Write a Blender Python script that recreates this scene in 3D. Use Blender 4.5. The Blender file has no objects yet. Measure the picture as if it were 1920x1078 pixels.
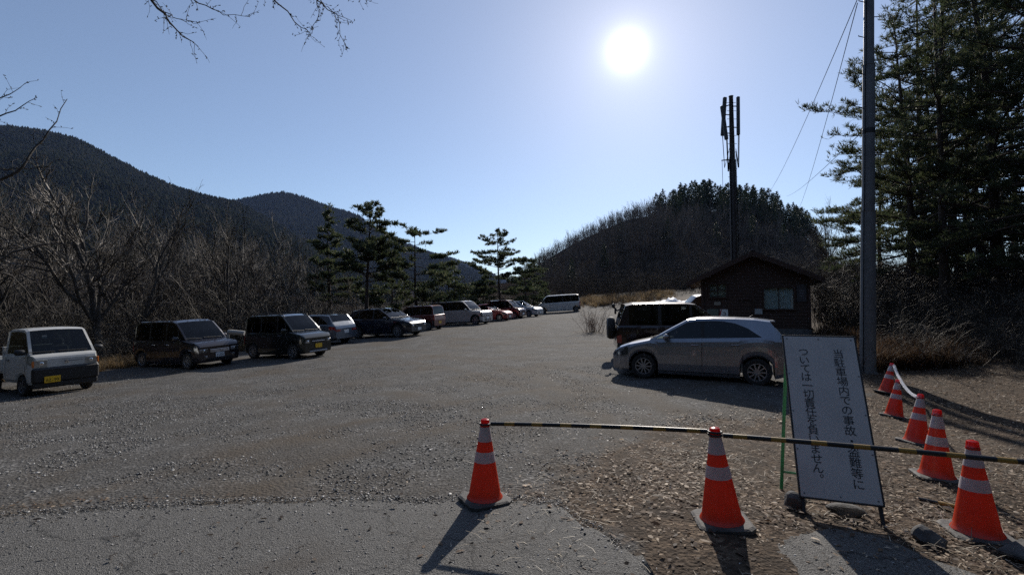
import bpy, math, random
import numpy as np
from mathutils import Vector, Matrix
R = math.radians
rng = np.random.default_rng(7)
random.seed(7)
sc = bpy.context.scene
col = sc.collection
# ------------------------------------------------------------------ camera
F_PX, CX, CY, EYE, HOR = 900.0, 960.0, 539.0, 1.69, 582.0
PITCH = math.atan((HOR - CY) / F_PX)
cam = bpy.data.cameras.new("camera"); cam_o = bpy.data.objects.new("camera", cam); col.objects.link(cam_o)
cam_o.location = (0, 0, EYE); cam_o.rotation_euler = (R(90) + PITCH, 0, 0)
cam.sensor_width = 36; cam.lens = F_PX / 1920 * 36; cam.clip_start = 0.05; cam.clip_end = 12000
sc.camera = cam_o
def ray(px, py):
    xc = (px - CX) / F_PX; yc = (CY - py) / F_PX
    return Vector((xc, math.cos(PITCH) - yc * math.sin(PITCH), math.sin(PITCH) + yc * math.cos(PITCH)))
def at(px, py, Y):
    d = ray(px, py); d = d * (Y / d.y); return Vector((d.x, d.y, d.z + EYE))
# ------------------------------------------------------------------ sun, sky, exposure
SUN = ray(1175, 95).normalized()
SUN_EL = math.asin(SUN.z) + R(2.2); SUN_AZ = math.atan2(SUN.x, SUN.y) + R(1.5)   # as the cone shadows measure it
SUN_DIR = Vector((math.sin(SUN_AZ) * math.cos(SUN_EL), math.cos(SUN_AZ) * math.cos(SUN_EL), math.sin(SUN_EL)))
sun = bpy.data.lights.new("sun", 'SUN'); sun.energy = 5.0; sun.angle = R(0.53); sun.color = (1.0, 0.93, 0.84)
sun_o = bpy.data.objects.new("sun", sun); col.objects.link(sun_o)
sun_o.rotation_euler = SUN_DIR.to_track_quat('Z', 'Y').to_euler(); sun_o.location = (0, 0, 60)
world = bpy.data.worlds.new("World"); sc.world = world; world.use_nodes = True
nt = world.node_tree; nt.nodes.clear()
out = nt.nodes.new('ShaderNodeOutputWorld')
sky = nt.nodes.new('ShaderNodeTexSky'); sky.sky_type = 'NISHITA'; sky.sun_disc = False
sky.sun_elevation = SUN_EL; sky.sun_rotation = SUN_AZ; sky.altitude = 900; sky.air_density = 1.0; sky.dust_density = 0.25; sky.ozone_density = 3.0
bg = nt.nodes.new('ShaderNodeBackground'); bg.inputs['Strength'].default_value = 0.116
air = nt.nodes.new('ShaderNodeVectorMath'); air.operation = 'MULTIPLY'; air.inputs[1].default_value = (1.0, .965, .945); nt.links.new(sky.outputs[0], air.inputs[0]); nt.links.new(air.outputs[0], bg.inputs[0])
tc = nt.nodes.new('ShaderNodeTexCoord')
def wmath(op, a, b=None):
    n = nt.nodes.new('ShaderNodeMath'); n.operation = op
    for i, v in enumerate((a, b)):
        if v is None: continue
        if isinstance(v, (int, float)): n.inputs[i].default_value = v
        else: nt.links.new(v, n.inputs[i])
    return n.outputs[0]
dn = nt.nodes.new('ShaderNodeVectorMath'); dn.operation = 'DOT_PRODUCT'; dn.inputs[1].default_value = SUN
nt.links.new(tc.outputs['Generated'], dn.inputs[0])
ang = wmath('MULTIPLY', wmath('ARCCOSINE', wmath('MINIMUM', dn.outputs['Value'], 0.999999)), 180 / math.pi)
core = wmath('MULTIPLY', wmath('EXPONENT', wmath('DIVIDE', ang, -0.80)), 3.6)
halo = wmath('MULTIPLY', wmath('EXPONENT', wmath('DIVIDE', ang, -4.5)), 0.26)
wide = wmath('MULTIPLY', wmath('EXPONENT', wmath('DIVIDE', ang, -42.0)), 0.20)
glow = nt.nodes.new('ShaderNodeBackground'); glow.inputs[0].default_value = (1.0, 0.96, 0.97, 1)
nt.links.new(wmath('ADD', wmath('ADD', core, halo), wide), glow.inputs['Strength'])
ad = nt.nodes.new('ShaderNodeAddShader'); nt.links.new(bg.outputs[0], ad.inputs[0]); nt.links.new(glow.outputs[0], ad.inputs[1])
nt.links.new(ad.outputs[0], out.inputs['Surface'])
sc.view_settings.view_transform = 'Standard'; sc.view_settings.look = 'None'
sc.view_settings.exposure = 0.0; sc.view_settings.gamma = 1.0
sc.cycles.max_bounces = 8; sc.cycles.transparent_max_bounces = 16
sc.cycles.volume_bounces = 0; sc.cycles.use_denoising = False
HAZE = 0.00005

# ------------------------------------------------------------------ helpers
def tag(o, label=None, cat=None, group=None, kind=None):
    if label: o['label'] = label
    if cat: o['category'] = cat
    if group: o['group'] = group
    if kind: o['kind'] = kind
    return o
def empty(name, loc=(0, 0, 0), rot=(0, 0, 0)):
    o = bpy.data.objects.new(name, None); o.empty_display_size = .2; col.objects.link(o); o.location = loc; o.rotation_euler = rot; return o
def link_mesh(name, me, mats, parent=None, smooth=None):
    for m in (mats if isinstance(mats, (list, tuple)) else [mats]): me.materials.append(m)
    o = bpy.data.objects.new(name, me); col.objects.link(o)
    if parent is not None: o.parent = parent
    if smooth is not None:
        me.shade_smooth()
        if smooth < 179: me.set_sharp_from_angle(angle=R(smooth))
    return o
class MB:
    def __init__(s): s.v = []; s.f = []; s.m = []
    def add(s, vs, fs, mi=0):
        b = len(s.v); s.v.extend([tuple(v) for v in vs]); s.f.extend([tuple(i + b for i in f) for f in fs]); s.m.extend([mi] * len(fs)); return s
    def box(s, c, size, M=None, bev=0.0, mi=0):
        x, y, z = [k / 2 for k in size]
        if bev > 0:
            b = min(bev, x * .9, y * .9, z * .9); vs = []
            for sx in (-1, 1):
                for sy in (-1, 1):
                    for sz in (-1, 1):
                        vs += [(sx * x, sy * (y - b), sz * (z - b)), (sx * (x - b), sy * y, sz * (z - b)), (sx * (x - b), sy * (y - b), sz * z)]
            idx = lambda a, b_, c_: (a * 4 + b_ * 2 + c_) * 3
            fs = []
            for a in (0, 1):
                q = [idx(a, 0, 0), idx(a, 1, 0), idx(a, 1, 1), idx(a, 0, 1)]; fs.append(q if a else q[::-1])
                q = [idx(0, a, 0) + 1, idx(0, a, 1) + 1, idx(1, a, 1) + 1, idx(1, a, 0) + 1]; fs.append(q if a else q[::-1])
                q = [idx(0, 0, a) + 2, idx(1, 0, a) + 2, idx(1, 1, a) + 2, idx(0, 1, a) + 2]; fs.append(q if a else q[::-1])
            for a in (0, 1):
                for c_ in (0, 1):
                    fs.append([idx(a, 0, c_), idx(a, 1, c_), idx(a, 1, c_) + 2, idx(a, 0, c_) + 2])
                    fs.append([idx(a, c_, 0), idx(a, c_, 1), idx(a, c_, 1) + 1, idx(a, c_, 0) + 1])
                    fs.append([idx(0, a, c_) + 1, idx(1, a, c_) + 1, idx(1, a, c_) + 2, idx(0, a, c_) + 2])
            for a in (0, 1):
                for b_ in (0, 1):
                    for c_ in (0, 1):
                        i = idx(a, b_, c_); fs.append([i, i + 1, i + 2])
        else:
            vs = [(sx * x, sy * y, sz * z) for sx in (-1, 1) for sy in (-1, 1) for sz in (-1, 1)]
            fs = [(0, 1, 3, 2), (4, 6, 7, 5), (0, 4, 5, 1), (2, 3, 7, 6), (0, 2, 6, 4), (1, 5, 7, 3)]
        if M is not None: vs = [M @ Vector(v) for v in vs]
        return s.add([(v[0] + c[0], v[1] + c[1], v[2] + c[2]) for v in vs], fs, mi)
    def bar(s, a, b, w, h, mi=0, bev=0.0):
        a = Vector(a); b = Vector(b); d = b - a
        q = d.to_track_quat('X', 'Z').to_matrix()
        return s.box((a + b) / 2, (d.length, w, h), q, bev, mi)
    def tube(s, pts, rad, n=8, cap=True, mi=0):
        pts = [Vector(p) for p in pts]
        if isinstance(rad, (int, float)): rad = [rad] * len(pts)
        vs = []; fs = []; up = None
        for i, p in enumerate(pts):
            t = (pts[min(i + 1, len(pts) - 1)] - pts[max(i - 1, 0)]).normalized()
            if up is None: up = t.orthogonal().normalized()
            up = (up - t * up.dot(t)).normalized(); w = t.cross(up)
            for k in range(n):
                a = 2 * math.pi * k / n; vs.append(p + (up * math.cos(a) + w * math.sin(a)) * rad[i])
        for i in range(len(pts) - 1):
            for k in range(n):
                fs.append((i * n + k, i * n + (k + 1) % n, (i + 1) * n + (k + 1) % n, (i + 1) * n + k))
        if cap: fs.append(tuple(range(n))[::-1]); fs.append(tuple((len(pts) - 1) * n + k for k in range(n)))
        return s.add(vs, fs, mi)
    def lathe(s, prof, n=24, M=None, mi=0, cap=False):
        vs = []; fs = []
        for r, z in prof:
            for k in range(n):
                a = 2 * math.pi * k / n; vs.append(Vector((r * math.cos(a), r * math.sin(a), z)))
        for i in range(len(prof) - 1):
            for k in range(n): fs.append((i * n + k, i * n + (k + 1) % n, (i + 1) * n + (k + 1) % n, (i + 1) * n + k))
        if cap: fs.append(tuple(range(n))[::-1]); fs.append(tuple((len(prof) - 1) * n + k for k in range(n)))
        if M is not None: vs = [M @ v for v in vs]
        return s.add(vs, fs, mi)
    def build(s, name, mats, parent=None, smooth=None):
        me = bpy.data.meshes.new(name); me.from_pydata(s.v, [], s.f); 
        if any(s.m): me.polygons.foreach_set('material_index', s.m)
        me.update(); return link_mesh(name, me, mats, parent, smooth)
def mesh_np(name, V, faces, matidx=None):
    """V (n,3); faces: list of int arrays (k,3) or (k,4)"""
    me = bpy.data.meshes.new(name); V = np.asarray(V, dtype=np.float32)
    faces = [np.asarray(f, dtype=np.int32) for f in faces if len(f)]
    me.vertices.add(len(V)); me.vertices.foreach_set('co', V.ravel())
    loops = np.concatenate([f.ravel() for f in faces]); sizes = np.concatenate([np.full(len(f), f.shape[1], np.int32) for f in faces])
    starts = np.concatenate([[0], np.cumsum(sizes)[:-1]]).astype(np.int32)
    me.loops.add(len(loops)); me.loops.foreach_set('vertex_index', loops)
    me.polygons.add(len(sizes)); me.polygons.foreach_set('loop_start', starts)
    try: me.polygons.foreach_set('loop_total', sizes)
    except Exception: pass
    if matidx is not None: me.polygons.foreach_set('material_index', np.asarray(matidx, dtype=np.int32))
    me.update(calc_edges=True); me.validate(); return me
def copy_tree(o, parent=None):
    c = o.copy(); col.objects.link(c); c.parent = parent
    if parent is not None: c.matrix_parent_inverse = o.matrix_parent_inverse
    for ch in list(o.children): copy_tree(ch, c)
    return c
# ------------------------------------------------------------------ materials
def mat(name, base=(.5, .5, .5), rough=.6, metal=0.0, coat=0.0, noise=None, bump=0.0, bscale=40, spec=.5, coord='Object', alpha=None):
    """noise = (colour2, scale, contrast lo, hi) mixes in a second colour"""
    m = bpy.data.materials.new(name); m.use_nodes = True; t = m.node_tree; b = t.nodes['Principled BSDF']
    b.inputs['Base Color'].default_value = (*base, 1); b.inputs['Roughness'].default_value = rough; b.inputs['Metallic'].default_value = metal
    b.inputs['Coat Weight'].default_value = coat; b.inputs['Coat Roughness'].default_value = .04; b.inputs['Specular IOR Level'].default_value = spec
    if noise or bump:
        c = t.nodes.new('ShaderNodeTexCoord')
    if noise:
        n = t.nodes.new('ShaderNodeTexNoise'); n.inputs['Scale'].default_value = noise[1]; n.inputs['Detail'].default_value = 6
        t.links.new(c.outputs[coord], n.inputs['Vector'])
        r = t.nodes.new('ShaderNodeValToRGB'); r.color_ramp.elements[0].position = noise[2]; r.color_ramp.elements[1].position = noise[3]
        r.color_ramp.elements[0].color = (*base, 1); r.color_ramp.elements[1].color = (*noise[0], 1)
        t.links.new(n.outputs['Fac'], r.inputs[0]); t.links.new(r.outputs[0], b.inputs['Base Color'])
    if bump:
        n2 = t.nodes.new('ShaderNodeTexNoise'); n2.inputs['Scale'].default_value = bscale; n2.inputs['Detail'].default_value = 5
        t.links.new(c.outputs[coord], n2.inputs['Vector'])
        bp = t.nodes.new('ShaderNodeBump'); bp.inputs['Strength'].default_value = bump; bp.inputs['Distance'].default_value = .02
        t.links.new(n2.outputs['Fac'], bp.inputs['Height']); t.links.new(bp.outputs[0], b.inputs['Normal'])
    return m
def thin_mat(name, colr, trans, rough=.5, gloss=.08):
    """thin plastic or leaf that lets light through"""
    m = bpy.data.materials.new(name); m.use_nodes = True; t = m.node_tree; t.nodes.clear()
    o = t.nodes.new('ShaderNodeOutputMaterial'); d = t.nodes.new('ShaderNodeBsdfDiffuse'); tr = t.nodes.new('ShaderNodeBsdfTranslucent'); g = t.nodes.new('ShaderNodeBsdfGlossy')
    g.inputs['Roughness'].default_value = rough
    c = t.nodes.new('ShaderNodeTexCoord'); n = t.nodes.new('ShaderNodeTexNoise'); n.inputs['Scale'].default_value = 9; n.inputs['Detail'].default_value = 5
    t.links.new(c.outputs['Object'], n.inputs['Vector'])
    mx = t.nodes.new('ShaderNodeMix'); mx.data_type = 'RGBA'; mx.inputs[6].default_value = (*colr, 1); mx.inputs[7].default_value = (*[k * .58 for k in colr], 1)
    t.links.new(n.outputs['Fac'], mx.inputs[0])
    for s_ in (d, tr): t.links.new(mx.outputs[2], s_.inputs['Color'])
    a = t.nodes.new('ShaderNodeMixShader'); a.inputs[0].default_value = trans; t.links.new(d.outputs[0], a.inputs[1]); t.links.new(tr.outputs[0], a.inputs[2])
    b = t.nodes.new('ShaderNodeMixShader'); b.inputs[0].default_value = gloss; t.links.new(a.outputs[0], b.inputs[1]); t.links.new(g.outputs[0], b.inputs[2])
    t.links.new(b.outputs[0], o.inputs[0]); return m
def glass_mat(name, tint):
    m = bpy.data.materials.new(name); m.use_nodes = True; t = m.node_tree; t.nodes.clear()
    o = t.nodes.new('ShaderNodeOutputMaterial'); tr = t.nodes.new('ShaderNodeBsdfTransparent'); tr.inputs[0].default_value = (*tint, 1)
    g = t.nodes.new('ShaderNodeBsdfGlossy'); g.inputs['Roughness'].default_value = .02
    lw = t.nodes.new('ShaderNodeLayerWeight'); pw = t.nodes.new('ShaderNodeMath'); pw.operation = 'POWER'; t.links.new(lw.outputs['Facing'], pw.inputs[0]); pw.inputs[1].default_value = 5.0; fr = t.nodes.new('ShaderNodeMath'); fr.operation = 'MULTIPLY_ADD'; t.links.new(pw.outputs[0], fr.inputs[0]); fr.inputs[1].default_value = .93; fr.inputs[2].default_value = .045; lw.inputs['Blend'].default_value = .5
    a = t.nodes.new('ShaderNodeMixShader'); t.links.new(fr.outputs[0], a.inputs[0]); t.links.new(tr.outputs[0], a.inputs[1]); t.links.new(g.outputs[0], a.inputs[2])
    t.links.new(a.outputs[0], o.inputs[0]); return m
def paint(name, c, metal=.25, rough=.32):
    return mat(name, c, rough, metal, coat=.9, noise=(tuple(k * .82 for k in c), 3.0, .35, .75))
M = {}
M['glass'] = glass_mat('car_glass', (.30, .34, .34)); M['dark_glass'] = glass_mat('privacy_glass', (.05, .055, .06)); M['clear'] = glass_mat('clear_glass', (.75, .8, .8))
M['rubber'] = mat('tyre_rubber', (.018, .018, .018), .75, noise=((.035, .033, .03), 12, .4, .7))
M['black_plastic'] = mat('black_plastic', (.016, .016, .017), .5, bump=.15, bscale=200)
M['under'] = mat('underbody', (.01, .01, .01), .9)
M['alloy'] = mat('alloy_rim', (.36, .37, .39), .35, .7); M['steel_rim'] = mat('steel_rim', (.18, .18, .19), .5, .6)
M['chrome'] = mat('chrome', (.8, .8, .82), .12, 1.0)
M['lamp'] = mat('headlamp_lens', (.05, .055, .06), .1, .3, coat=1.0, noise=((.45, .46, .48), 7, .50, .62)); M['lamp_pale'] = mat('clear_lamp_lens', (.40, .40, .36), .15, .3, coat=1.0, noise=((.26, .26, .24), 8, .45, .6)); M['red_lamp'] = mat('tail_lamp_lens', (.3, .012, .012), .12, 0, coat=1.0); M['amber'] = mat('amber_lens', (.6, .16, .02), .2, 0, coat=1.0)
M['seat'] = mat('seat_cloth', (.035, .034, .036), .9); M['seam'] = mat('panel_gap', (.006, .006, .006), .9)
M['plate_white'] = mat('plate_white', (.75, .76, .76), .45); M['plate_yellow'] = mat('plate_yellow', (.80, .48, .02), .45); M['plate_ink'] = mat('plate_ink', (.02, .06, .03), .5)
M['paper'] = mat('paper', (.8, .8, .76), .8)
# ------------------------------------------------------------------ ground shape
CP = np.array([(-13, 13.5, -.54), (-11.5, 17, -.385), (-8.6, 18.8, -.185), (-8.5, 25, -.03), (-6.2, 26.7, .2), (-4.5, 32, .46), (-2.8, 36, .62), (-1, 40, .82), (0, 43.5, .93), (2, 46, 1.1), (5.3, 54, 1.45),
    (3.3, 12, 0), (5.6, 10.8, 0), (3.4, 15.5, .06), (8, 16, .12), (11, 22, .5), (14, 22, .6), (10.5, 29, .85), (10.1, 13.6, -.08), (-.25, 4.3, .0), (1.58, 3.68, .10), (0, 0, 0), (3.58, 3.72, -.02), (2.6, 4.2, .03), (4.48, 5.05, -.06), (5.9, 6.9, -.22),
    (7.4, 9.3, -.34), (8.7, 11, -.22), (14, 14, .15), (10, 7, -.1), (-6, 5, -.12), (-8, 9, -.3), (0, 9, -.02), (-3, 14, -.1), (0, 22, .12), (-16, 8, -.55), (-20, 20, -.6), (-16, 30, -.4), (-10, 45, .4), (0, 60, 1.7), (8, 62, 2.4), (14, 45, 2.0),
    (22, 20, 1.0), (25, 35, 2.4), (30, 8, .8), (-30, 25, -1.6), (-30, 60, -1.0), (0, 100, 4.0), (40, 60, 4.5), (40, 100, 7), (-40, 110, -2), (0, -12, 0), (-20, -10, -.6), (20, -10, .4)], float)
def tps(d2): return np.where(d2 > 1e-12, .5 * d2 * np.log(np.maximum(d2, 1e-12)), 0)
_n = len(CP); _d2 = ((CP[:, None, :2] - CP[None, :, :2]) ** 2).sum(-1)
_A = np.zeros((_n + 3, _n + 3)); _A[:_n, :_n] = tps(_d2) + np.eye(_n) * .25; _A[:_n, _n] = 1; _A[:_n, _n + 1:] = CP[:, :2]; _A[_n:, :_n] = _A[:_n, _n:].T
_W = np.linalg.solve(_A, np.concatenate([CP[:, 2], [0, 0, 0]]))
def gza(x, y):
    x = np.asarray(x, float); y = np.asarray(y, float); shp = x.shape; p = np.stack([x.ravel(), y.ravel()], -1)
    r = np.hypot(p[:, 0], p[:, 1] - 40); k = np.clip((r - 60) / 120, 0, 1); k = k * k * (3 - 2 * k)
    q = p.copy(); s = np.where(r > 110, 110 / np.maximum(r, 1), 1); q[:, 0] *= s; q[:, 1] = 40 + (q[:, 1] - 40) * s
    z = tps(((q[:, None] - CP[None, :, :2]) ** 2).sum(-1)) @ _W[:_n] + _W[_n] + q @ _W[_n + 1:]
    return (z * (1 - k) + 1.0 * k).reshape(shp)
def gz(x, y): return float(gza(np.array([x]), np.array([y]))[0])
def on_ground(px, py):
    """where the sight line through a pixel meets the ground"""
    d = ray(px, py); t = 1.0
    for _ in range(60):
        p = Vector((0, 0, EYE)) + d * t; e = p.z - gz(p.x, p.y)
        t += e / max(.05, -d.z) * .5 if d.z < -.02 else .5
    return Vector((d.x * t, d.y * t, gz(d.x * t, d.y * t)))
def lines(a, b, step, lo, hi, g=1.13):
    L = list(np.arange(a, b, step)); s = step; x = b
    while x < hi: L.append(x); s *= g; x += s
    L.append(hi); s = step * g; x = a - s; P = []
    while x > lo: P.append(x); s *= g; x -= s
    P.append(lo); return np.array(P[::-1] + L)
# region masks: leaf litter to the right, forest floor past the row of cars
LEAF_EDGE = np.array([(1.9, -2), (2.3, 2.2), (.75, 2.9), (.2, 3.7), (.3, 4.6), (1.4, 6.2), (2.6, 7.6), (5.4, 8.6), (8.2, 11.5), (9.0, 15), (14.5, 20), (15, 30), (14, 60)])
LOT_EDGE = np.array([(-22, 2), (-19, 10), (-16.2, 15), (-15, 18), (-13, 23), (-12.0, 27), (-9.5, 34), (-7, 40), (-3, 47), (3, 57), (9, 60), (20, 62)])
def side_dist(poly, x, y):
    """signed distance to a polyline, positive on its right"""
    best = np.full(x.shape, 1e9); sg = np.zeros(x.shape)
    for a, b in zip(poly[:-1], poly[1:]):
        ab = b - a; t = np.clip(((x - a[0]) * ab[0] + (y - a[1]) * ab[1]) / (ab @ ab), 0, 1)
        dx = x - a[0] - t * ab[0]; dy = y - a[1] - t * ab[1]; d = np.hypot(dx, dy)
        c = ab[0] * (y - a[1]) - ab[1] * (x - a[0]); m = d < best - 1e-9
        best = np.where(m, d, best); sg = np.where(m, -np.sign(c), sg)
    return best * sg
def vnoise(x, y, s, seed=0):
    r = np.random.default_rng(seed); T = r.random((64, 64)); X = x * s; Y = y * s; i = np.floor(X).astype(int); j = np.floor(Y).astype(int); f = X - i; g = Y - j
    f = f * f * (3 - 2 * f); g = g * g * (3 - 2 * g); q = lambda a, b: T[a % 64, b % 64]
    return (q(i, j) * (1 - f) + q(i + 1, j) * f) * (1 - g) + (q(i, j + 1) * (1 - f) + q(i + 1, j + 1) * f) * g
gx = lines(-15, 15, .22, -4200, 4200); gy = lines(1.2, 24, .2, -600, 5200)
GX, GY = np.meshgrid(gx, gy)
GZ = gza(GX, GY) + ((vnoise(GX, GY, 1.3, 1) - .5) * .035 + (vnoise(GX, GY, 3.1, 2) - .5) * .02) * (np.hypot(GX, GY) < 60)
nx_, ny_ = len(gx), len(gy); ii = (np.arange(ny_ - 1)[:, None] * nx_ + np.arange(nx_ - 1)[None]).ravel()
gme = mesh_np('ground', np.stack([GX.ravel(), GY.ravel(), GZ.ravel()], -1), [np.stack([ii, ii + 1, ii + nx_ + 1, ii + nx_], -1)])
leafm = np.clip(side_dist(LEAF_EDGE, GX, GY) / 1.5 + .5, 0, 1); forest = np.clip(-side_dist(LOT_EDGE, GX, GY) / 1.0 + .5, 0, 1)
track = np.zeros_like(GX)
for cx_, cy_, r_, a0, a1 in ((-9, 8.5, 10.2, -1.2, .6), (-9, 8.5, 11.7, -1.2, .6), (-16, 4, 17.5, -.8, .9), (-16, 4, 19.0, -.8, .9), (10, -2, 14, 1.6, 2.9), (10, -2, 15.5, 1.6, 2.9)):
    d_ = np.abs(np.hypot(GX - cx_, GY - cy_) - r_ - .5 * vnoise(GX, GY, .2, 12)); an_ = np.arctan2(GY - cy_, GX - cx_); track = np.maximum(track, np.clip(1 - d_ / .28, 0, 1) * ((an_ > a0) & (an_ < a1)))
for nm, arr in (('leaf', leafm), ('forest', forest), ('track', track)):
    a = gme.attributes.new(nm, 'FLOAT', 'POINT'); a.data.foreach_set('value', arr.ravel().astype(np.float32))
def ground_material():
    m = bpy.data.materials.new('gravel_and_leaf_litter'); m.use_nodes = True; t = m.node_tree; b = t.nodes['Principled BSDF']; b.inputs['Roughness'].default_value = .9; b.inputs['Specular IOR Level'].default_value = .12
    N = t.nodes.new; L = t.links.new; c = N('ShaderNodeTexCoord')
    def noise(s, d=5):
        n = N('ShaderNodeTexNoise'); n.inputs['Scale'].default_value = s; n.inputs['Detail'].default_value = d; L(c.outputs['Object'], n.inputs['Vector']); return n.outputs['Fac']
    def vor(s):
        n = N('ShaderNodeTexVoronoi'); n.inputs['Scale'].default_value = s; L(c.outputs['Object'], n.inputs['Vector']); return n
    def ramp(f, *st):
        r = N('ShaderNodeValToRGB')
        while len(r.color_ramp.elements) < len(st): r.color_ramp.elements.new(.5)
        for e, (p, k) in zip(r.color_ramp.elements, st): e.position = p; e.color = (*k, 1)
        L(f, r.inputs[0]); return r.outputs[0]
    def mix(f, a, b_, mode='MIX'):
        x = N('ShaderNodeMix'); x.data_type = 'RGBA'; x.blend_type = mode
        if isinstance(f, float): x.inputs[0].default_value = f
        else: L(f, x.inputs[0])
        L(a, x.inputs[6]); L(b_, x.inputs[7]); return x.outputs[2]
    v = vor(34); stone = ramp(v.outputs['Color'], (0, (.028, .027, .025)), (.45, (.092, .089, .084)), (.8, (.165, .16, .152)), (1, (.36, .35, .335)))
    v2 = vor(85); grit = ramp(v2.outputs['Color'], (0, (.024, .022, .02)), (.55, (.086, .082, .076)), (.85, (.15, .144, .134)), (1, (.32, .31, .295)))
    dirt = ramp(noise(60), (.3, (.048, .039, .03)), (.7, (.135, .112, .087)))
    g1 = mix(ramp(noise(1.6), (.42, (0, 0, 0)), (.62, (1, 1, 1))), grit, stone)
    g2 = mix(ramp(noise(.55, 7), (.46, (0, 0, 0)), (.68, (.85, .85, .85))), g1, dirt)
    ta = N('ShaderNodeAttribute'); ta.attribute_name = 'track'; tk = N('ShaderNodeMath'); tk.operation = 'MULTIPLY'; L(ta.outputs['Fac'], tk.inputs[0]); L(ramp(noise(1.5), (.3, (.3, .3, .3)), (.6, (1, 1, 1))), tk.inputs[1]); g2 = mix(tk.outputs[0], g2, dirt)
    v3 = vor(26); leaf = ramp(v3.outputs['Color'], (0, (.018, .012, .008)), (.5, (.075, .052, .035)), (.85, (.15, .108, .073)), (1, (.32, .25, .18)))
    soil = ramp(noise(45), (.3, (.02, .015, .011)), (.7, (.08, .059, .042)))
    lf = mix(ramp(noise(3), (.35, (0, 0, 0)), (.6, (1, 1, 1))), soil, leaf)
    def attr(n_, s, amp):
        a = N('ShaderNodeAttribute'); a.attribute_name = n_; mm = N('ShaderNodeMath'); mm.operation = 'ADD'; L(a.outputs['Fac'], mm.inputs[0])
        k = N('ShaderNodeMath'); k.operation = 'MULTIPLY_ADD'; L(noise(s, 8), k.inputs[0]); k.inputs[1].default_value = amp; k.inputs[2].default_value = -amp / 2; L(k.outputs[0], mm.inputs[1])
        return ramp(mm.outputs[0], (.40, (0, 0, 0)), (.62, (1, 1, 1)))
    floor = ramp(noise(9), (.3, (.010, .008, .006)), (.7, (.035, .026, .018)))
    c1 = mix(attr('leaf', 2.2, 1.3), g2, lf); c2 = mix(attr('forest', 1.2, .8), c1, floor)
    L(c2, b.inputs['Base Color'])
    bp = N('ShaderNodeBump'); bp.inputs['Strength'].default_value = .6; bp.inputs['Distance'].default_value = .015; L(v.outputs['Distance'], bp.inputs['Height'])
    bp2 = N('ShaderNodeBump'); bp2.inputs['Strength'].default_value = .7; bp2.inputs['Distance'].default_value = .03; L(noise(38, 9), bp2.inputs['Height']); L(bp.outputs[0], bp2.inputs['Normal'])
    L(bp2.outputs[0], b.inputs['Normal']); return m
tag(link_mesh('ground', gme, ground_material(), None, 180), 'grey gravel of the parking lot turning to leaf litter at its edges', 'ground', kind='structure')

# asphalt apron in front: its broken far edge runs across the picture
EDGE_PX = [(-400, 985), (-150, 975), (0, 962), (120, 957), (250, 946), (380, 941), (500, 936), (620, 936), (700, 933), (800, 934), (865, 930), (960, 930), (1010, 936), (1060, 948), (1085, 975), (1130, 990), (1150, 1015), (1195, 1030), (1215, 1060), (1330, 1078), (1420, 1050), (1440, 1010), (1480, 995), (1560, 985), (1640, 1000), (1700, 1032), (1760, 1050), (1900, 1095), (2200, 1200)]
edge = []
for (a, b) in zip(EDGE_PX[:-1], EDGE_PX[1:]):
    pa = on_ground(*a); pb = on_ground(*b); n = max(2, int((pb - pa).length / .05))
    for k in range(n):
        p = pa.lerp(pb, k / n); edge.append((p.x + random.uniform(-.012, .012), p.y + random.gauss(0, .018)))
ex = np.array(edge); V = []; rows = 26
for j in range(rows + 1):
    t = j / rows
    for (x, y) in edge:
        yy = y + (-3.0 - y) * t ** 1.15; lift = .016 if j > 0 else -.01
        V.append((x * (1 + .25 * t), yy, gz(x * (1 + .25 * t), yy) + lift + .0 ))
ne = len(edge); ii = (np.arange(rows)[:, None] * ne + np.arange(ne - 1)[None]).ravel()
ame = mesh_np('asphalt_apron', np.array(V), [np.stack([ii, ii + ne, ii + ne + 1, ii + 1], -1)])
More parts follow.
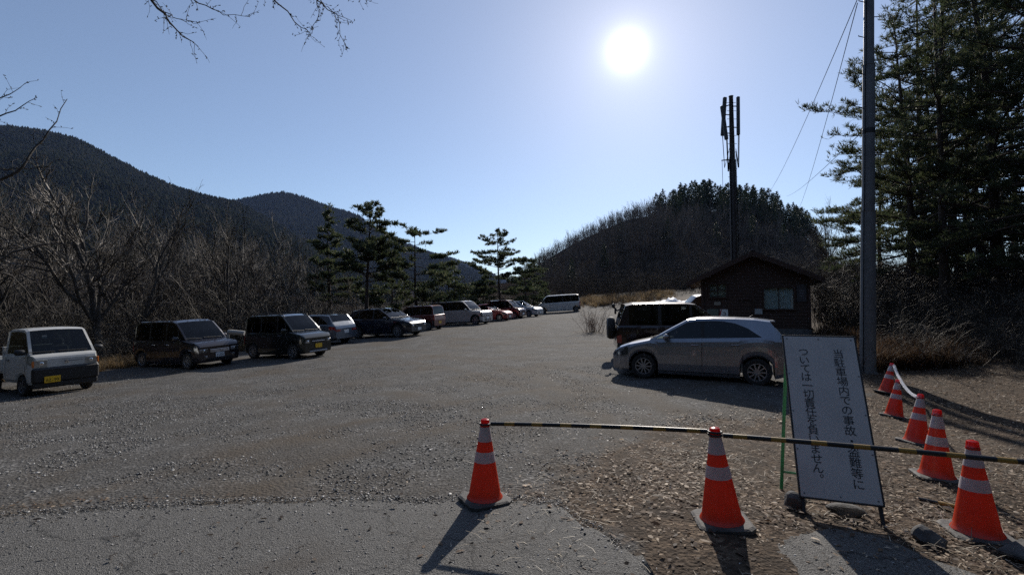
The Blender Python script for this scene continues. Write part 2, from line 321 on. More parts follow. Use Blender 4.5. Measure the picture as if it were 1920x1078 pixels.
def asphalt_material():
    m = bpy.data.materials.new('worn_asphalt'); m.use_nodes = True; t = m.node_tree; b = t.nodes['Principled BSDF']; b.inputs['Roughness'].default_value = .85
    N = t.nodes.new; L = t.links.new; c = N('ShaderNodeTexCoord')
    v = N('ShaderNodeTexVoronoi'); v.inputs['Scale'].default_value = 130; L(c.outputs['Object'], v.inputs['Vector'])
    r = N('ShaderNodeValToRGB'); r.color_ramp.elements[0].color = (.02, .0195, .018, 1); r.color_ramp.elements[1].color = (.195, .188, .175, 1); L(v.outputs['Color'], r.inputs[0])
    n = N('ShaderNodeTexNoise'); n.inputs['Scale'].default_value = 1.1; n.inputs['Detail'].default_value = 8; L(c.outputs['Object'], n.inputs['Vector'])
    r2 = N('ShaderNodeValToRGB'); r2.color_ramp.elements[0].position = .52; r2.color_ramp.elements[1].position = .8; r2.color_ramp.elements[0].color = (0, 0, 0, 1); r2.color_ramp.elements[1].color = (.8, .8, .8, 1); L(n.outputs['Fac'], r2.inputs[0])
    mx = N('ShaderNodeMix'); mx.data_type = 'RGBA'; L(r2.outputs[0], mx.inputs[0]); L(r.outputs[0], mx.inputs[6]); mx.inputs[7].default_value = (.062, .047, .033, 1)
    # hairline cracks
    nd = N('ShaderNodeTexNoise'); nd.inputs['Scale'].default_value = 1.4; nd.inputs['Detail'].default_value = 6; L(c.outputs['Object'], nd.inputs['Vector'])
    va = N('ShaderNodeVectorMath'); va.operation = 'MULTIPLY_ADD'; L(nd.outputs['Color'], va.inputs[0]); va.inputs[1].default_value = (1.1, 1.1, 1.1); L(c.outputs['Object'], va.inputs[2])
    cr = N('ShaderNodeTexVoronoi'); cr.feature = 'DISTANCE_TO_EDGE'; cr.inputs['Scale'].default_value = .75; L(va.outputs[0], cr.inputs['Vector'])
    r3 = N('ShaderNodeValToRGB'); r3.color_ramp.elements[0].position = .0; r3.color_ramp.elements[1].position = .014; r3.color_ramp.elements[0].color = (.35, .35, .35, 1); L(cr.outputs['Distance'], r3.inputs[0])
    mu = N('ShaderNodeMix'); mu.data_type = 'RGBA'; mu.blend_type = 'MULTIPLY'; mu.inputs[0].default_value = 1.0; L(mx.outputs[2], mu.inputs[6]); L(r3.outputs[0], mu.inputs[7])
    L(mu.outputs[2], b.inputs['Base Color'])
    bp = N('ShaderNodeBump'); bp.inputs['Strength'].default_value = .8; bp.inputs['Distance'].default_value = .012; L(v.outputs['Distance'], bp.inputs['Height'])
    n4 = N('ShaderNodeTexNoise'); n4.inputs['Scale'].default_value = 70; n4.inputs['Detail'].default_value = 5; L(c.outputs['Object'], n4.inputs['Vector'])
    bp2 = N('ShaderNodeBump'); bp2.inputs['Strength'].default_value = .6; bp2.inputs['Distance'].default_value = .012; L(n4.outputs['Fac'], bp2.inputs['Height']); L(bp.outputs[0], bp2.inputs['Normal'])
    L(bp2.outputs[0], b.inputs['Normal']); return m
tag(link_mesh('asphalt_apron', ame, asphalt_material(), None, 180), 'worn grey asphalt apron with cracked edge in front of the gravel', 'pavement', kind='structure')

# ------------------------------------------------------------------ loose stones, leaves and straw on the ground
def scatter_pts(n, x0, x1, y0, y1, keep, power=1.6):
    """more of them near the camera, where single ones show"""
    x = rng.uniform(x0, x1, n); y = y0 + (y1 - y0) * rng.random(n) ** power; k = keep(x, y); return x[k], y[k]
SKY_PTS = np.array(edge)
def in_asphalt(x, y):
    ed = np.interp(x, np.maximum.accumulate(ex[:, 0]), ex[:, 1]); return y < ed
def stones(name, x, y, smin, smax, m, label, flat=.42, lift=0.0):
    n = len(x); s = smin * (smax / smin) ** (rng.random(n) ** 2.2)
    B = np.array([(1, 0, 0), (-1, 0, 0), (0, 1, 0), (0, -1, 0), (0, 0, 1), (0, 0, -1), (.6, .6, .55), (-.6, .6, .5), (.6, -.6, .5), (-.6, -.6, .55)])
    B = B[:6]; Fc = np.array([(0, 2, 4), (2, 1, 4), (1, 3, 4), (3, 0, 4), (2, 0, 5), (1, 2, 5), (3, 1, 5), (0, 3, 5)])
    P = B[None] * (s[:, None, None] * rng.uniform(.55, 1.25, (n, 6, 1))) * np.array([1, 1, flat]); P += rng.normal(0, .22, P.shape) * s[:, None, None]
    a = rng.uniform(0, 6.28, n); ca, sa = np.cos(a), np.sin(a); X = P[..., 0] * ca[:, None] - P[..., 1] * sa[:, None]; Yv = P[..., 0] * sa[:, None] + P[..., 1] * ca[:, None]
    z = gza(x, y) + s * flat * .35 + lift
    V = np.stack([X + x[:, None], Yv + y[:, None], P[..., 2] + z[:, None]], -1).reshape(-1, 3)
    Fa = (Fc[None] + (np.arange(n) * 6)[:, None, None]).reshape(-1, 3)
    o = link_mesh(name, mesh_np(name, V, [Fa]), m); return tag(o, label, 'gravel', kind='stuff')
def island_mat(name, stops, rough=.85, trans=0.0):
    """every loose piece gets its own colour of a set"""
    m = bpy.data.materials.new(name); m.use_nodes = True; t = m.node_tree; b = t.nodes['Principled BSDF']; g = t.nodes.new('ShaderNodeNewGeometry'); r = t.nodes.new('ShaderNodeValToRGB')
    while len(r.color_ramp.elements) < len(stops): r.color_ramp.elements.new(.5)
    for e, (p, k) in zip(r.color_ramp.elements, stops): e.position = p; e.color = (*k, 1)
    t.links.new(g.outputs['Random Per Island'], r.inputs[0]); t.links.new(r.outputs[0], b.inputs['Base Color']); b.inputs['Roughness'].default_value = rough; b.inputs['Specular IOR Level'].default_value = .3
    if trans:
        tr = t.nodes.new('ShaderNodeBsdfTranslucent'); t.links.new(r.outputs[0], tr.inputs['Color']); mx = t.nodes.new('ShaderNodeMixShader'); mx.inputs[0].default_value = trans
        t.links.new(b.outputs[0], mx.inputs[1]); t.links.new(tr.outputs[0], mx.inputs[2]); t.links.new(mx.outputs[0], t.nodes['Material Output'].inputs[0])
    return m
M['stones'] = island_mat('gravel_stones', [(0, (.06, .058, .055)), (.4, (.14, .136, .128)), (.8, (.26, .257, .25)), (1, (.52, .515, .50))], .62)
M['stones'].node_tree.nodes['Principled BSDF'].inputs['Specular IOR Level'].default_value = .4
M['leaves'] = island_mat('dead_leaves', [(0, (.04, .024, .015)), (.4, (.125, .076, .045)), (.75, (.25, .165, .10)), (1, (.66, .54, .40))], .7, .3)  # palest leaves have sunlit flecks painted into their colour
M['straw'] = island_mat('dry_straw', [(0, (.10, .08, .055)), (.5, (.28, .23, .165)), (1, (.70, .62, .49))], .7)
def leafd(x, y): return side_dist(LEAF_EDGE, x, y)
def keep_gravel(x, y): return (~in_asphalt(x, y)) & (leafd(x, y) < rng.normal(.1, .35, x.shape)) & (vnoise(x, y, .5, 5) + .35 * vnoise(x, y, 2.2, 6) > rng.uniform(-.1, 1.0, x.shape)) & (rng.random(x.shape) > np.clip((y - 8) / 11, 0, 1)) & (side_dist(LOT_EDGE, x, y) > 0)
x, y = scatter_pts(420000, -15, 8, 2.6, 19, keep_gravel, 1.35)
stones('gravel', x, y, .0045, .020, M['stones'], 'loose grey stones scattered over the gravel lot')
x, y = scatter_pts(9000, -5, 3, 2.2, 5.2, in_asphalt, 1.0)
stones('grit', x, y, .003, .011, M['stones'], 'loose grit lying on the asphalt apron', lift=.016)
def leaves(name, x, y, s0, s1, m, label, lift=0.0):
    n = len(x); s = s0 * (s1 / s0) ** (rng.random(n) ** 1.5); B = np.array([(-1, 0, 0), (-.3, .42, .22), (.5, .34, .18), (1, 0, .1), (.5, -.36, .25), (-.3, -.4, .2)])
    Fc = np.array([(0, 1, 5), (1, 2, 5), (2, 4, 5), (2, 3, 4)]); P = B[None] * s[:, None, None] * rng.uniform(.6, 1.3, (n, 1, 3)) * np.array([1, 1, 1]); P[..., 2] *= rng.uniform(-1, 1.6, (n, 1))
    ax = rng.normal(0, .3, n); P2 = P.copy(); P2[..., 1] = P[..., 1] * np.cos(ax)[:, None] - P[..., 2] * np.sin(ax)[:, None]; P2[..., 2] = P[..., 1] * np.sin(ax)[:, None] + P[..., 2] * np.cos(ax)[:, None]
    a = rng.uniform(0, 6.28, n); X = P2[..., 0] * np.cos(a)[:, None] - P2[..., 1] * np.sin(a)[:, None]; Yv = P2[..., 0] * np.sin(a)[:, None] + P2[..., 1] * np.cos(a)[:, None]
    V = np.stack([X + x[:, None], Yv + y[:, None], P2[..., 2] + (gza(x, y) + s * .3 + lift + rng.random(n) * .015)[:, None]], -1).reshape(-1, 3)
    return tag(link_mesh(name, mesh_np(name, V, [(Fc[None] + (np.arange(n) * 6)[:, None, None]).reshape(-1, 3)]), m), label, 'leaves', kind='stuff')
def keep_leaf(x, y): return (leafd(x, y) > rng.normal(.1, .55, x.shape)) & (vnoise(x, y, 1.1, 8) > rng.uniform(.0, .8, x.shape)) & (~in_asphalt(x, y) | (rng.random(x.shape) < .25))
x, y = scatter_pts(260000, -2.0, 17, 2.2, 16, keep_leaf, 1.3)
leaves('leaf_litter', x, y, .006, .034, M['leaves'], 'brown dead leaves covering the ground around the cones', .006)
def straws(name, x, y, l0, l1, w, m, label, tilt=.25, lift=.01, cat='straw'):
    n = len(x); l = rng.uniform(l0, l1, n); a = rng.uniform(0, 6.28, n); t = rng.normal(0, tilt, n); d = np.stack([np.cos(a) * np.cos(t), np.sin(a) * np.cos(t), np.abs(np.sin(t))], -1)
    sd = np.stack([-np.sin(a), np.cos(a), np.zeros(n)], -1) * w; b = np.stack([x, y, gza(x, y) + lift], -1); e = b + d * l[:, None]; mid = (b + e) / 2 + np.stack([rng.normal(0, .1, n) * l, rng.normal(0, .1, n) * l, rng.uniform(0, .12, n) * l], -1)
    V = np.stack([b - sd, b + sd, mid + sd, mid - sd, e + sd * .4, e - sd * .4], 1).reshape(-1, 3); k = (np.arange(n) * 6)[:, None]
    return tag(link_mesh(name, mesh_np(name, V, [np.concatenate([np.array([[0, 1, 2, 3]]) + k, np.array([[3, 2, 4, 5]]) + k])]), m), label, cat, kind='stuff')
def keep_straw(x, y): return (leafd(x, y) > rng.normal(.0, .6, x.shape)) & (vnoise(x, y, .9, 9) > rng.uniform(.1, 1, x.shape))
x, y = scatter_pts(42000, -2.5, 14, 2.2, 15, keep_straw, 1.4)
straws('dry_straw', x, y, .03, .16, .0022, M['straw'], 'dry straw and thin twigs strewn over the leaf litter')

def near_edge(x, y):
    ed = np.interp(x, np.maximum.accumulate(ex[:, 0]), ex[:, 1]); return (y < ed + .02) & (ed - y < np.abs(rng.normal(0, .16, x.shape)))
x, y = scatter_pts(60000, -6, .8, 3.3, 5.4, near_edge, 1.0)
stones('spilled_gravel', x, y, .004, .016, M['stones'], 'small stones spilled from the gravel over the edge of the asphalt', lift=.016)
x, y = scatter_pts(260, -5, 1.5, 2.4, 4.3, in_asphalt, 1.0)
M['dark_leaves'] = island_mat('wet_dead_leaves', [(0, (.02, .015, .012)), (.7, (.05, .034, .023)), (1, (.14, .10, .07))], .8, .15)
leaves('fallen_leaves', x, y, .010, .030, M['dark_leaves'], 'a few dark dead leaves lying on the asphalt apron', .018)
x, y = scatter_pts(5000, -5, .5, 3.9, 5.2, lambda x, y: (np.abs(y - np.interp(x, np.maximum.accumulate(ex[:, 0]), ex[:, 1]) - .12) < np.abs(rng.normal(0, .12, x.shape))) & (vnoise(x, y, .8, 14) > rng.uniform(.3, .8, x.shape)), 1.0)
leaves('drifted_leaves', x, y, .008, .024, M['leaves'], 'brown leaf crumbs drifted along the edge between gravel and asphalt', .006)
# ------------------------------------------------------------------ traffic cones
M['cone'] = thin_mat('orange_cone_plastic', (.82, .085, .028), .44, .4, .05); M['cone_band'] = thin_mat('reflective_band', (.80, .76, .76), .30, .35, .08)
M['cone_head'] = thin_mat('cone_head_red', (.85, .03, .02), .6, .25, .1); M['cone_base'] = mat('cone_base_rubber', (.05, .048, .046), .8, noise=((.12, .11, .10), 14, .45, .75), bump=.3, bscale=60)
CONE_H = .70
def cone_r(z): return .145 + (.036 - .145) * (z - .035) / (.665 - .035)
def make_cone(label, loc, rot=(0, 0, 0)):
    r = empty('traffic_cone', loc, rot); tag(r, label, 'traffic cone', 'orange traffic cones with white bands')
    b = MB(); h = .195; c = .05
    pts = [(h, -h + c), (h, h - c), (h - c, h), (-h + c, h), (-h, h - c), (-h, -h + c), (-h + c, -h), (h - c, -h)]
    lo = [(x, y, 0) for x, y in pts]; mi = [(x, y, .026) for x, y in pts]; hi = [(x * .9, y * .9, .036) for x, y in pts]
    fs = [tuple(range(8))[::-1], tuple(16 + k for k in range(8))]
    for l in (0, 8): fs += [(l + k, l + (k + 1) % 8, l + 8 + (k + 1) % 8, l + 8 + k) for k in range(8)]
    b.add(lo + mi + hi, fs); b.build('cone_base', M['cone_base'], r)
    prof = [(.158, .037), (.150, .05)] + [(cone_r(z), z) for z in np.linspace(.062, .655, 14)] + [(.033, .668), (.0, .670)]
    MB().lathe(prof, 36).build('cone_shell', M['cone'], r, 50)
    for z0, z1 in ((.345, .435), (.52, .645)):
        MB().lathe([(cone_r(z) + .0025, z) for z in np.linspace(z0, z1, 5)], 36).build('reflective_band', M['cone_band'], r, 50)
    MB().lathe([(.042, .640), (.045, .655), (.040, .662), (.038, .695), (.034, .706), (.02, .711), (0, .712)], 24).build('cone_head', M['cone_head'], r, 50)
    return r
def cone_at(label, px_top, py_top, px_b, py_b, Y, lean=True, yaw=0.0, proto=[None]):
    b = at(px_b, py_b, Y); t = at(px_top, py_top, Y)
    ax = (t - b); tilt = math.atan2(ax.x, ax.z) if lean else 0.0
    zz = gz(b.x, b.y) + .004
    if in_asphalt(np.array([b.x]), np.array([b.y]))[0]: zz += .016
    if proto[0] is None: r = proto[0] = make_cone(label, (0, 0, 0))
    else: r = copy_tree(proto[0]); r['label'] = label
    r.location = (b.x, b.y, zz); r.rotation_mode = 'ZYX'; r.rotation_euler = (0, 0, 0)
    q = Matrix.Rotation(tilt, 3, 'Y') @ Matrix.Rotation(yaw, 3, 'Z'); r.rotation_mode = 'XYZ'; r.rotation_euler = q.to_euler('XYZ'); return r
cA = cone_at('traffic cone at the left end of the striped bar, with its long shadow on asphalt', 902, 790, 909, 938, 4.3, False, R(28))
cB = cone_at('traffic cone in the middle of the barrier, where the two striped bars meet', 1340, 798, 1354, 970, 3.68, True, R(-8))
cC = cone_at('traffic cone nearest the viewer on the right, standing behind the dark bar', 1823, 822, 1832, 992, 3.72, True, R(-18))
cD = cone_at('traffic cone on the leaves just right of the white sign, second of its line', 1757, 773, 1756, 892, 5.1, True, R(-22))
cE = cone_at('traffic cone holding the near end of the white chain', 1726, 747, 1718, 833, 6.95, True, R(10))
cF = cone_at('traffic cone under the middle of the white chain', 1684, 720, 1676, 787, 9.2, True, R(30))
cG = cone_at('farthest traffic cone, leaning beside the utility pole at the end of the chain', 1672, 686, 1661, 739, 11.1, True, R(5))
# ------------------------------------------------------------------ striped bars
def stripe_mat():
    m = bpy.data.materials.new('black_and_yellow_bar'); m.use_nodes = True; t = m.node_tree; b = t.nodes['Principled BSDF']; b.inputs['Roughness'].default_value = .4
    c = t.nodes.new('ShaderNodeAttribute'); c.attribute_name = 'run'; w = t.nodes.new('ShaderNodeMath'); w.operation = 'FRACT'; t.links.new(c.outputs['Fac'], w.inputs[0])
    r = t.nodes.new('ShaderNodeValToRGB'); r.color_ramp.interpolation = 'CONSTANT'; r.color_ramp.elements[0].color = (.015, .015, .016, 1); r.color_ramp.elements[1].color = (.30, .175, .03, 1); r.color_ramp.elements[1].position = .62
    t.links.new(w.outputs[0], r.inputs[0]); t.links.new(r.outputs[0], b.inputs['Base Color']); return m
M['stripe'] = stripe_mat()
def cone_bar(a, b, rad, sag, label, phase):
    a = Vector(a); b = Vector(b); d = b - a; n = 40; r = empty('cone_bar', (0, 0, 0)); tag(r, label, 'barrier bar', 'striped bars linking the cones')
    d2 = d.normalized(); s0 = a + d2 * .055; s1 = b - d2 * .055
    pts = [s0.lerp(s1, k / n) + Vector((0, 0, sag * 4 * (k / n) * (1 - k / n))) for k in range(n + 1)]
    mb = MB().tube(pts, rad, 12); o = mb.build('pole_tube', M['stripe'], r, 40)
    at_ = o.data.attributes.new('run', 'FLOAT', 'POINT'); at_.data.foreach_set('value', np.repeat(np.arange(n + 1) / n * d.length / .265 + phase, 12).astype(np.float32))
    for c in (a, b):
        ring = [c + Vector((math.cos(t) * .047, math.sin(t) * .047, 0)) for t in np.linspace(0, 2 * math.pi, 25)]
        MB().tube(ring, .008, 8, False).build('end_ring', M['black_plastic'], r, 60)
    return r
def top_of(c, z): return c.matrix_basis @ Vector((0, 0, z))
tA = top_of(cA, .668); tB = top_of(cB, .678); tB2 = top_of(cB, .655)
cone_bar(tA + Vector((0, 0, .0)), tB, 0.017, .010, 'striped bar between the two nearest orange cones', .1)
endD = at(1918, 867, 3.02); dirD = (endD - tB2); endD = tB2 + dirD * 1.2
cone_bar(tB2, endD, .017, .008, 'dark striped bar running right across the front of the white sign', .35)
# ------------------------------------------------------------------ white plastic chain
M['chain'] = mat('white_chain', (.78, .78, .80), .4)
def chain(pts_list):
    r = MB(); flip = 0
    for p0, p1, sag in pts_list:
        L = (p1 - p0).length; n = max(2, int(L / .052)); P = [p0.lerp(p1, k / n) - Vector((0, 0, sag * 4 * (k / n) * (1 - k / n))) for k in range(n + 1)]
        for a, b in zip(P[:-1], P[1:]):
            d = (b - a).normalized(); u = d.cross(Vector((0, 0, 1))).normalized(); w = d.cross(u); s = (u if flip % 2 else w); flip += 1; c = (a + b) / 2; hl = (b - a).length * .66
            ring = [c + d * (math.cos(t) * hl) + s * (math.sin(t) * .021) for t in np.linspace(0, 2 * math.pi, 13)]
            r.tube(ring, .0075, 5, False)
    return r
o = chain([(top_of(cG, .67) + Vector((.03, -.02, 0)), top_of(cF, .70) + Vector((.05, 0, 0)), .03), (top_of(cF, .70) + Vector((.05, 0, 0)), top_of(cE, .665) + Vector((-.05, 0, 0)), .05)]).build('plastic_chain', M['chain'], None, 60)
tag(o, 'white plastic chain slung over three orange cones at the lot edge', 'chain')
# ------------------------------------------------------------------ notice board
M['dark_steel'] = mat('dark_steel', (.03, .03, .032), .5, .4)
M['board'] = mat('white_board', (.54, .535, .52), .42, noise=((.42, .415, .405), 2.2, .45, .8)); M['green_paint'] = mat('green_painted_steel', (.015, .19, .07), .45, noise=((.03, .11, .05), 10, .5, .8)); M['ink'] = mat('black_lettering', (.018, .018, .02), .5)
BL, BR, TL, TR = at(1501, 929, 4.0), at(1657, 949, 3.8), at(1468, 630, 4.52), at(1599, 633, 4.36)
c0 = (BL + BR) / 2; wd = ((BR - BL) + (TR - TL)).normalized(); ud = ((TL - BL) + (TR - BR)); ud = (ud - wd * ud.dot(wd)).normalized(); nd = ud.cross(wd) * -1.0
bw = ((BR - BL).length + (TR - TL).length) / 2; bh = ((TL - BL).length + (TR - BR).length) / 2
nd = wd.cross(ud)   # towards the viewer
Mb = Matrix((wd, ud, nd)).transposed().to_4x4(); Mb.translation = c0
sb = empty('notice_board'); sb.matrix_world = Mb; tag(sb, 'white board with black Japanese notice on a green A-frame, leaning back', 'sign')
MB().box((0, bh / 2, 0), (bw, bh, .012), None, .003).build('panel', M['board'], sb)
fr = MB()
for sx in (-1, 1): fr.box((sx * (bw / 2 + .006), bh / 2, -.004), (.012, bh + .016, .024), None, .002)
fr.box((0, bh + .006, -.004), (bw, .012, .024), None, .002); fr.box((0, -.006, -.004), (bw, .012, .024), None, .002)
fr.build('panel_frame', M['black_plastic'], sb)
Mi = Mb.inverted()
def txt_mesh(ch, size):
    cu = bpy.data.curves.new('glyph', 'FONT'); cu.body = ch; cu.size = size; cu.align_x = 'CENTER'; cu.align_y = 'CENTER'; cu.extrude = .0006; cu.resolution_u = 3
    o = bpy.data.objects.new('glyph', cu); col.objects.link(o); dg = bpy.context.evaluated_depsgraph_get(); me = bpy.data.meshes.new_from_object(o.evaluated_get(dg)); bpy.data.objects.remove(o); bpy.data.curves.remove(cu)
    vs = [v.co.copy() for v in me.vertices]; fs = [tuple(p.vertices) for p in me.polygons]; bpy.data.meshes.remove(me); return vs, fs
lt = MB()
for s_, fx, f0, step in (('当駐車場内での事故・盗難等に', .745, .115, .0605), ('ついては一切責任を負いません。', .262, .112, .0555)):
    for i, ch in enumerate(s_):
        vs, fs = txt_mesh(ch, .088)
        if not vs: continue
        cx_ = (min(v.x for v in vs) + max(v.x for v in vs)) / 2; cy_ = (min(v.y for v in vs) + max(v.y for v in vs)) / 2
        if ch == '。': cx_ -= .02; cy_ -= .02
        x0 = (fx - .5) * bw; y0 = bh * (1 - f0 - step * i)
        lt.add([(v.x - cx_ + x0, v.y - cy_ + y0, v.z + .0075) for v in vs], fs)
lt.build('lettering', M['ink'], sb)
for fx, fy in [(a, b) for a in (.05, .5, .95) for b in (.02, .98)] + [(a, b) for b in (.27, .5, .74) for a in (.025, .975)]:
    MB().lathe([(.007, 0), (.006, .003), (0, .004)], 10, Matrix.Translation(((fx - .5) * bw, fy * bh, .006))).build('rivet', M['steel_rim'], sb)
def leg(a, b, name='leg', w=.026, m='green_paint'): MB().bar(Mi @ a, Mi @ b, w, w, bev=.003).build(name, M[m], sb)
def ground_pt(p, dz=0.0): return Vector((p.x, p.y, gz(p.x, p.y) + dz))
for sx in (-1, 1):
    a = Mb @ Vector((sx * (bw / 2 - .015), bh * .97, -.022)); b = Mb @ Vector((sx * (bw / 2 - .015), 0, -.022)); d = (b - a).normalized(); k = (b.z - gz(b.x, b.y)) / max(.2, -d.z); leg(a, b + d * k, m='dark_steel')  # shade put into the front legs' colour; the back pair stays green
back = []
for sx, ft in ((-1, at(1465, 914, 4.57)), (1, None)):
    a = Mb @ Vector((sx * (bw / 2 - .03), bh * .95, -.05)); f = ground_pt(ft) if ft is not None else ground_pt(back[0][1] + wd * (bw - .06) ); leg(a, f); back.append((a, f))
pa = back[0][0].lerp(back[0][1], .88); pb = back[1][0].lerp(back[1][1], .88); leg(pa, pb, 'crossbar', .02)
# ------------------------------------------------------------------ rocks, slab and a stray bar
M['rock'] = mat('grey_rock', (.07, .068, .066), .9, noise=((.15, .145, .14), 6, .4, .7), bump=.8, bscale=14)
def rock(label, loc, size, seed, yaw=0):
    r = np.random.default_rng(seed); bm_v = []; n1, n2 = 20, 14; fs = []
    ph = r.uniform(0, 6, 9)
    pl = [(Vector(r.normal(0, 1, 3)).normalized(), r.uniform(.5, .8)) for _ in range(13)]
    for j in range(n2 + 1):
        th = math.pi * j / n2
        for i in range(n1):
            a = 2 * math.pi * i / n1; d = Vector((math.sin(th) * math.cos(a), math.sin(th) * math.sin(a), math.cos(th))); k = 1.0
            for nrm, dist in pl:
                c_ = d.dot(nrm)
                if c_ > 0: k = min(k, dist / c_)
            bm_v.append(Vector((d.x * size[0] * k, d.y * size[1] * k, d.z * size[2] * k)))
    for j in range(n2):
        for i in range(n1): fs.append((j * n1 + i, j * n1 + (i + 1) % n1, (j + 1) * n1 + (i + 1) % n1, (j + 1) * n1 + i))
    o = MB().add(bm_v, fs).build('rock', M['rock'], None); o.location = (loc[0], loc[1], gz(loc[0], loc[1]) + size[2] * .42); o.rotation_euler = (0, 0, yaw); tag(o, label, 'rock', 'rocks around the notice board'); return o
rock('rounded rock weighing down the left foot of the white sign', on_ground(1490, 952), (.105, .10, .10), 3)
rock('long dark rock lying in shadow below the white sign', on_ground(1585, 965), (.15, .085, .065), 5, -.3)
rock('angular block of rock between the sign and the nearest right cone', on_ground(1742, 1018), (.115, .10, .09), 9, .4)
p = on_ground(1925, 1052); o = MB().box((0, 0, .02), (.36, .36, .04), None, .012).build('rubber_slab', M['cone_base'], None); o.location = (p.x + .1, p.y - .02, p.z + .02); o.rotation_euler = (0, 0, R(25)); tag(o, 'flat grey rubber slab lying at the lower right corner', 'slab')
a, b = on_ground(1722, 940), on_ground(1800, 957); d = b - a; sbx = MB()
pts = [a.lerp(b, k / 12) + Vector((0, 0, .026)) for k in range(13)]; o = sbx.tube(pts, .017, 10).build('broken_bar', M['stripe'], None, 40)
at_ = o.data.attributes.new('run', 'FLOAT', 'POINT'); at_.data.foreach_set('value', np.repeat(np.linspace(.25, 1.02, 13), 10).astype(np.float32)); tag(o, 'short piece of striped bar lying on the leaves behind the nearest right cone', 'barrier bar')
# ------------------------------------------------------------------ utility pole
M['pole'] = mat('galvanised_pole', (.16, .165, .17), .6, .15, noise=((.11, .115, .12), 2.5, .35, .7), bump=.1, bscale=30); M['cable'] = mat('black_cable', (.012, .012, .013), .95, spec=0.0)
pb = at(1627, 700, 13.6); up = empty('utility_pole', (pb.x, pb.y, gz(pb.x, pb.y) - .05)); tag(up, 'tall grey utility pole with climbing bolts beside the leaning cone', 'utility pole')
bz = up.location.z; up.rotation_euler = (0, R(2.2), 0)
def zt(py): return at(1627, py, 13.6).z - bz
H1, H2 = zt(395), zt(122)
MB().lathe([(.197, 0), (.172, H1)], 28, cap=True).build('lower_tube', M['pole'], up, 50)
MB().lathe([(.155, H1 - .2), (.155, H1 + .002), (.150, H2)], 28, cap=True).build('middle_tube', M['pole'], up, 50)
MB().lathe([(.13, H2 - .1), (.13, H2 + .002), (.115, H2 + 6.5)], 28, cap=True).build('upper_tube', M['pole'], up, 50)
for zc in (H1, H2): MB().lathe([(.17 if zc == H1 else .148, zc - .05), (.178 if zc == H1 else .156, zc - .04), (.178 if zc == H1 else .156, zc), (.14 if zc == H1 else .125, zc + .004)], 28).build('collar', M['pole'], up, 40)
for i, py in enumerate((5, 32, 71, 98, 140, 166, 204, 245)):
    s_ = -1 if i % 2 == 0 else 1; z = zt(py); r0 = .16
    MB().tube([(s_ * .1, 0, z), (s_ * (r0 + .15), -.05, z), (s_ * (r0 + .17), -.052, z), (s_ * (r0 + .172), -.052, z + .03)], .012, 8).build('climbing_bolt', M['dark_steel'], up)
MB().lathe([(.15, zt(252)), (.158, zt(250)), (.158, zt(243)), (.15, zt(241))], 28).build('strap', M['dark_steel'], up)
MB().lathe([(.19, 0.0), (.26, .0), (.23, .10), (.19, .12)], 20).build('base_collar', M['rock'], up, 40)
cb = MB(); cb.tube([(-.14, -.10, H2 + 3), (-.155, -.10, H2), (-.178, -.11, H2 - .2), (-.185, -.11, H1 + .1), (-.21, -.12, H1 - .1), (-.215, -.12, .1)], .012, 6); cb.build('riser_cable', M['cable'], up)
def wire(a, b, sag, rad, label):
    pts = [a.lerp(b, t) - Vector((0, 0, sag * 4 * t * (1 - t))) for t in np.linspace(0, 1, 40)]
    return tag(MB().tube(pts, rad, 6).build('overhead_wire', M['cable'], None, 60), label, 'wire', 'overhead wires from the utility pole')
w0 = at(1609, -4, 13.4)
wire(w0, at(1432, 372, 75), .9, .011, 'overhead wire falling left from the pole top towards the conifers on the hill')
wire(w0 + Vector((.05, .1, -.1)), at(1492, 402, 75), .9, .011, 'steeper overhead wire falling from the pole top, right of its neighbour')
wire(at(1618, 246, 13.6), at(1475, 368, 75), .35, .011, 'low thin wire sloping left from the middle of the utility pole')
wire(at(1634, 241, 13.6), at(1760, 150, 18), .1, .007, 'thin wire rising right from the utility pole into the pine')
# ------------------------------------------------------------------ antenna mast
pm = at(1379, 560, 31); am = empty('antenna_mast', (pm.x, pm.y, gz(pm.x, pm.y))); tag(am, 'dark phone antenna mast with upright panels standing behind the hut', 'antenna mast'); bz2 = am.location.z
def za(py): return at(1379, py, 31).z - bz2
M['mast'] = mat('dark_brown_mast', (.035, .028, .026), .6, .2, noise=((.05, .042, .04), 4, .4, .7)); M['antenna'] = mat('antenna_panel', (.045, .04, .04), .55)
ZT = za(182)
MB().lathe([(.24, 0), (.20, za(300)), (.17, za(300) + .01), (.13, ZT), (.15, ZT + .02), (.15, ZT + .05), (0, ZT + .06)], 20, cap=True).build('mast_tube', M['mast'], am, 50)
def panel(top, bot, wdt, dep):
    a = at(*top, 31) - am.location; b = at(*bot, 31) - am.location; a.y = b.y = top[1] * 0 + panel.dy
    MB().bar(b, a, wdt, dep, bev=.04).build('antenna_panel', M['antenna'], am)
    for t in (.2, .75):
        p = b.lerp(a, t); MB().tube([(p.x * .96, p.y, p.z), (0, 0, p.z + .05)], .035, 8).build('bracket', M['dark_steel'], am)
    return b
panel.dy = -.25; b1 = panel((1350.5, 202), (1359, 265), .18, .22)
panel.dy = .30; b2 = panel((1363, 179), (1358.5, 252), .17, .24)
panel.dy = -.10; b3 = panel((1382.5, 183), (1383, 255), .18, .20)
cb = MB()
for b_, k in ((b1, -1), (b1 + Vector((.05, 0, 0)), -1), (b3, 1), (b3 + Vector((.06, 0, 0)), 1), (b2, -1)):
    cb.tube([b_, b_ * .85 + Vector((0, 0, -.35)), Vector((k * .2, -.1, b_.z - .9)), Vector((k * .19, -.12, b_.z - 2.2)), Vector((k * .22, -.15, 2))], .022, 6)
cb.build('cables', M['cable'], am)
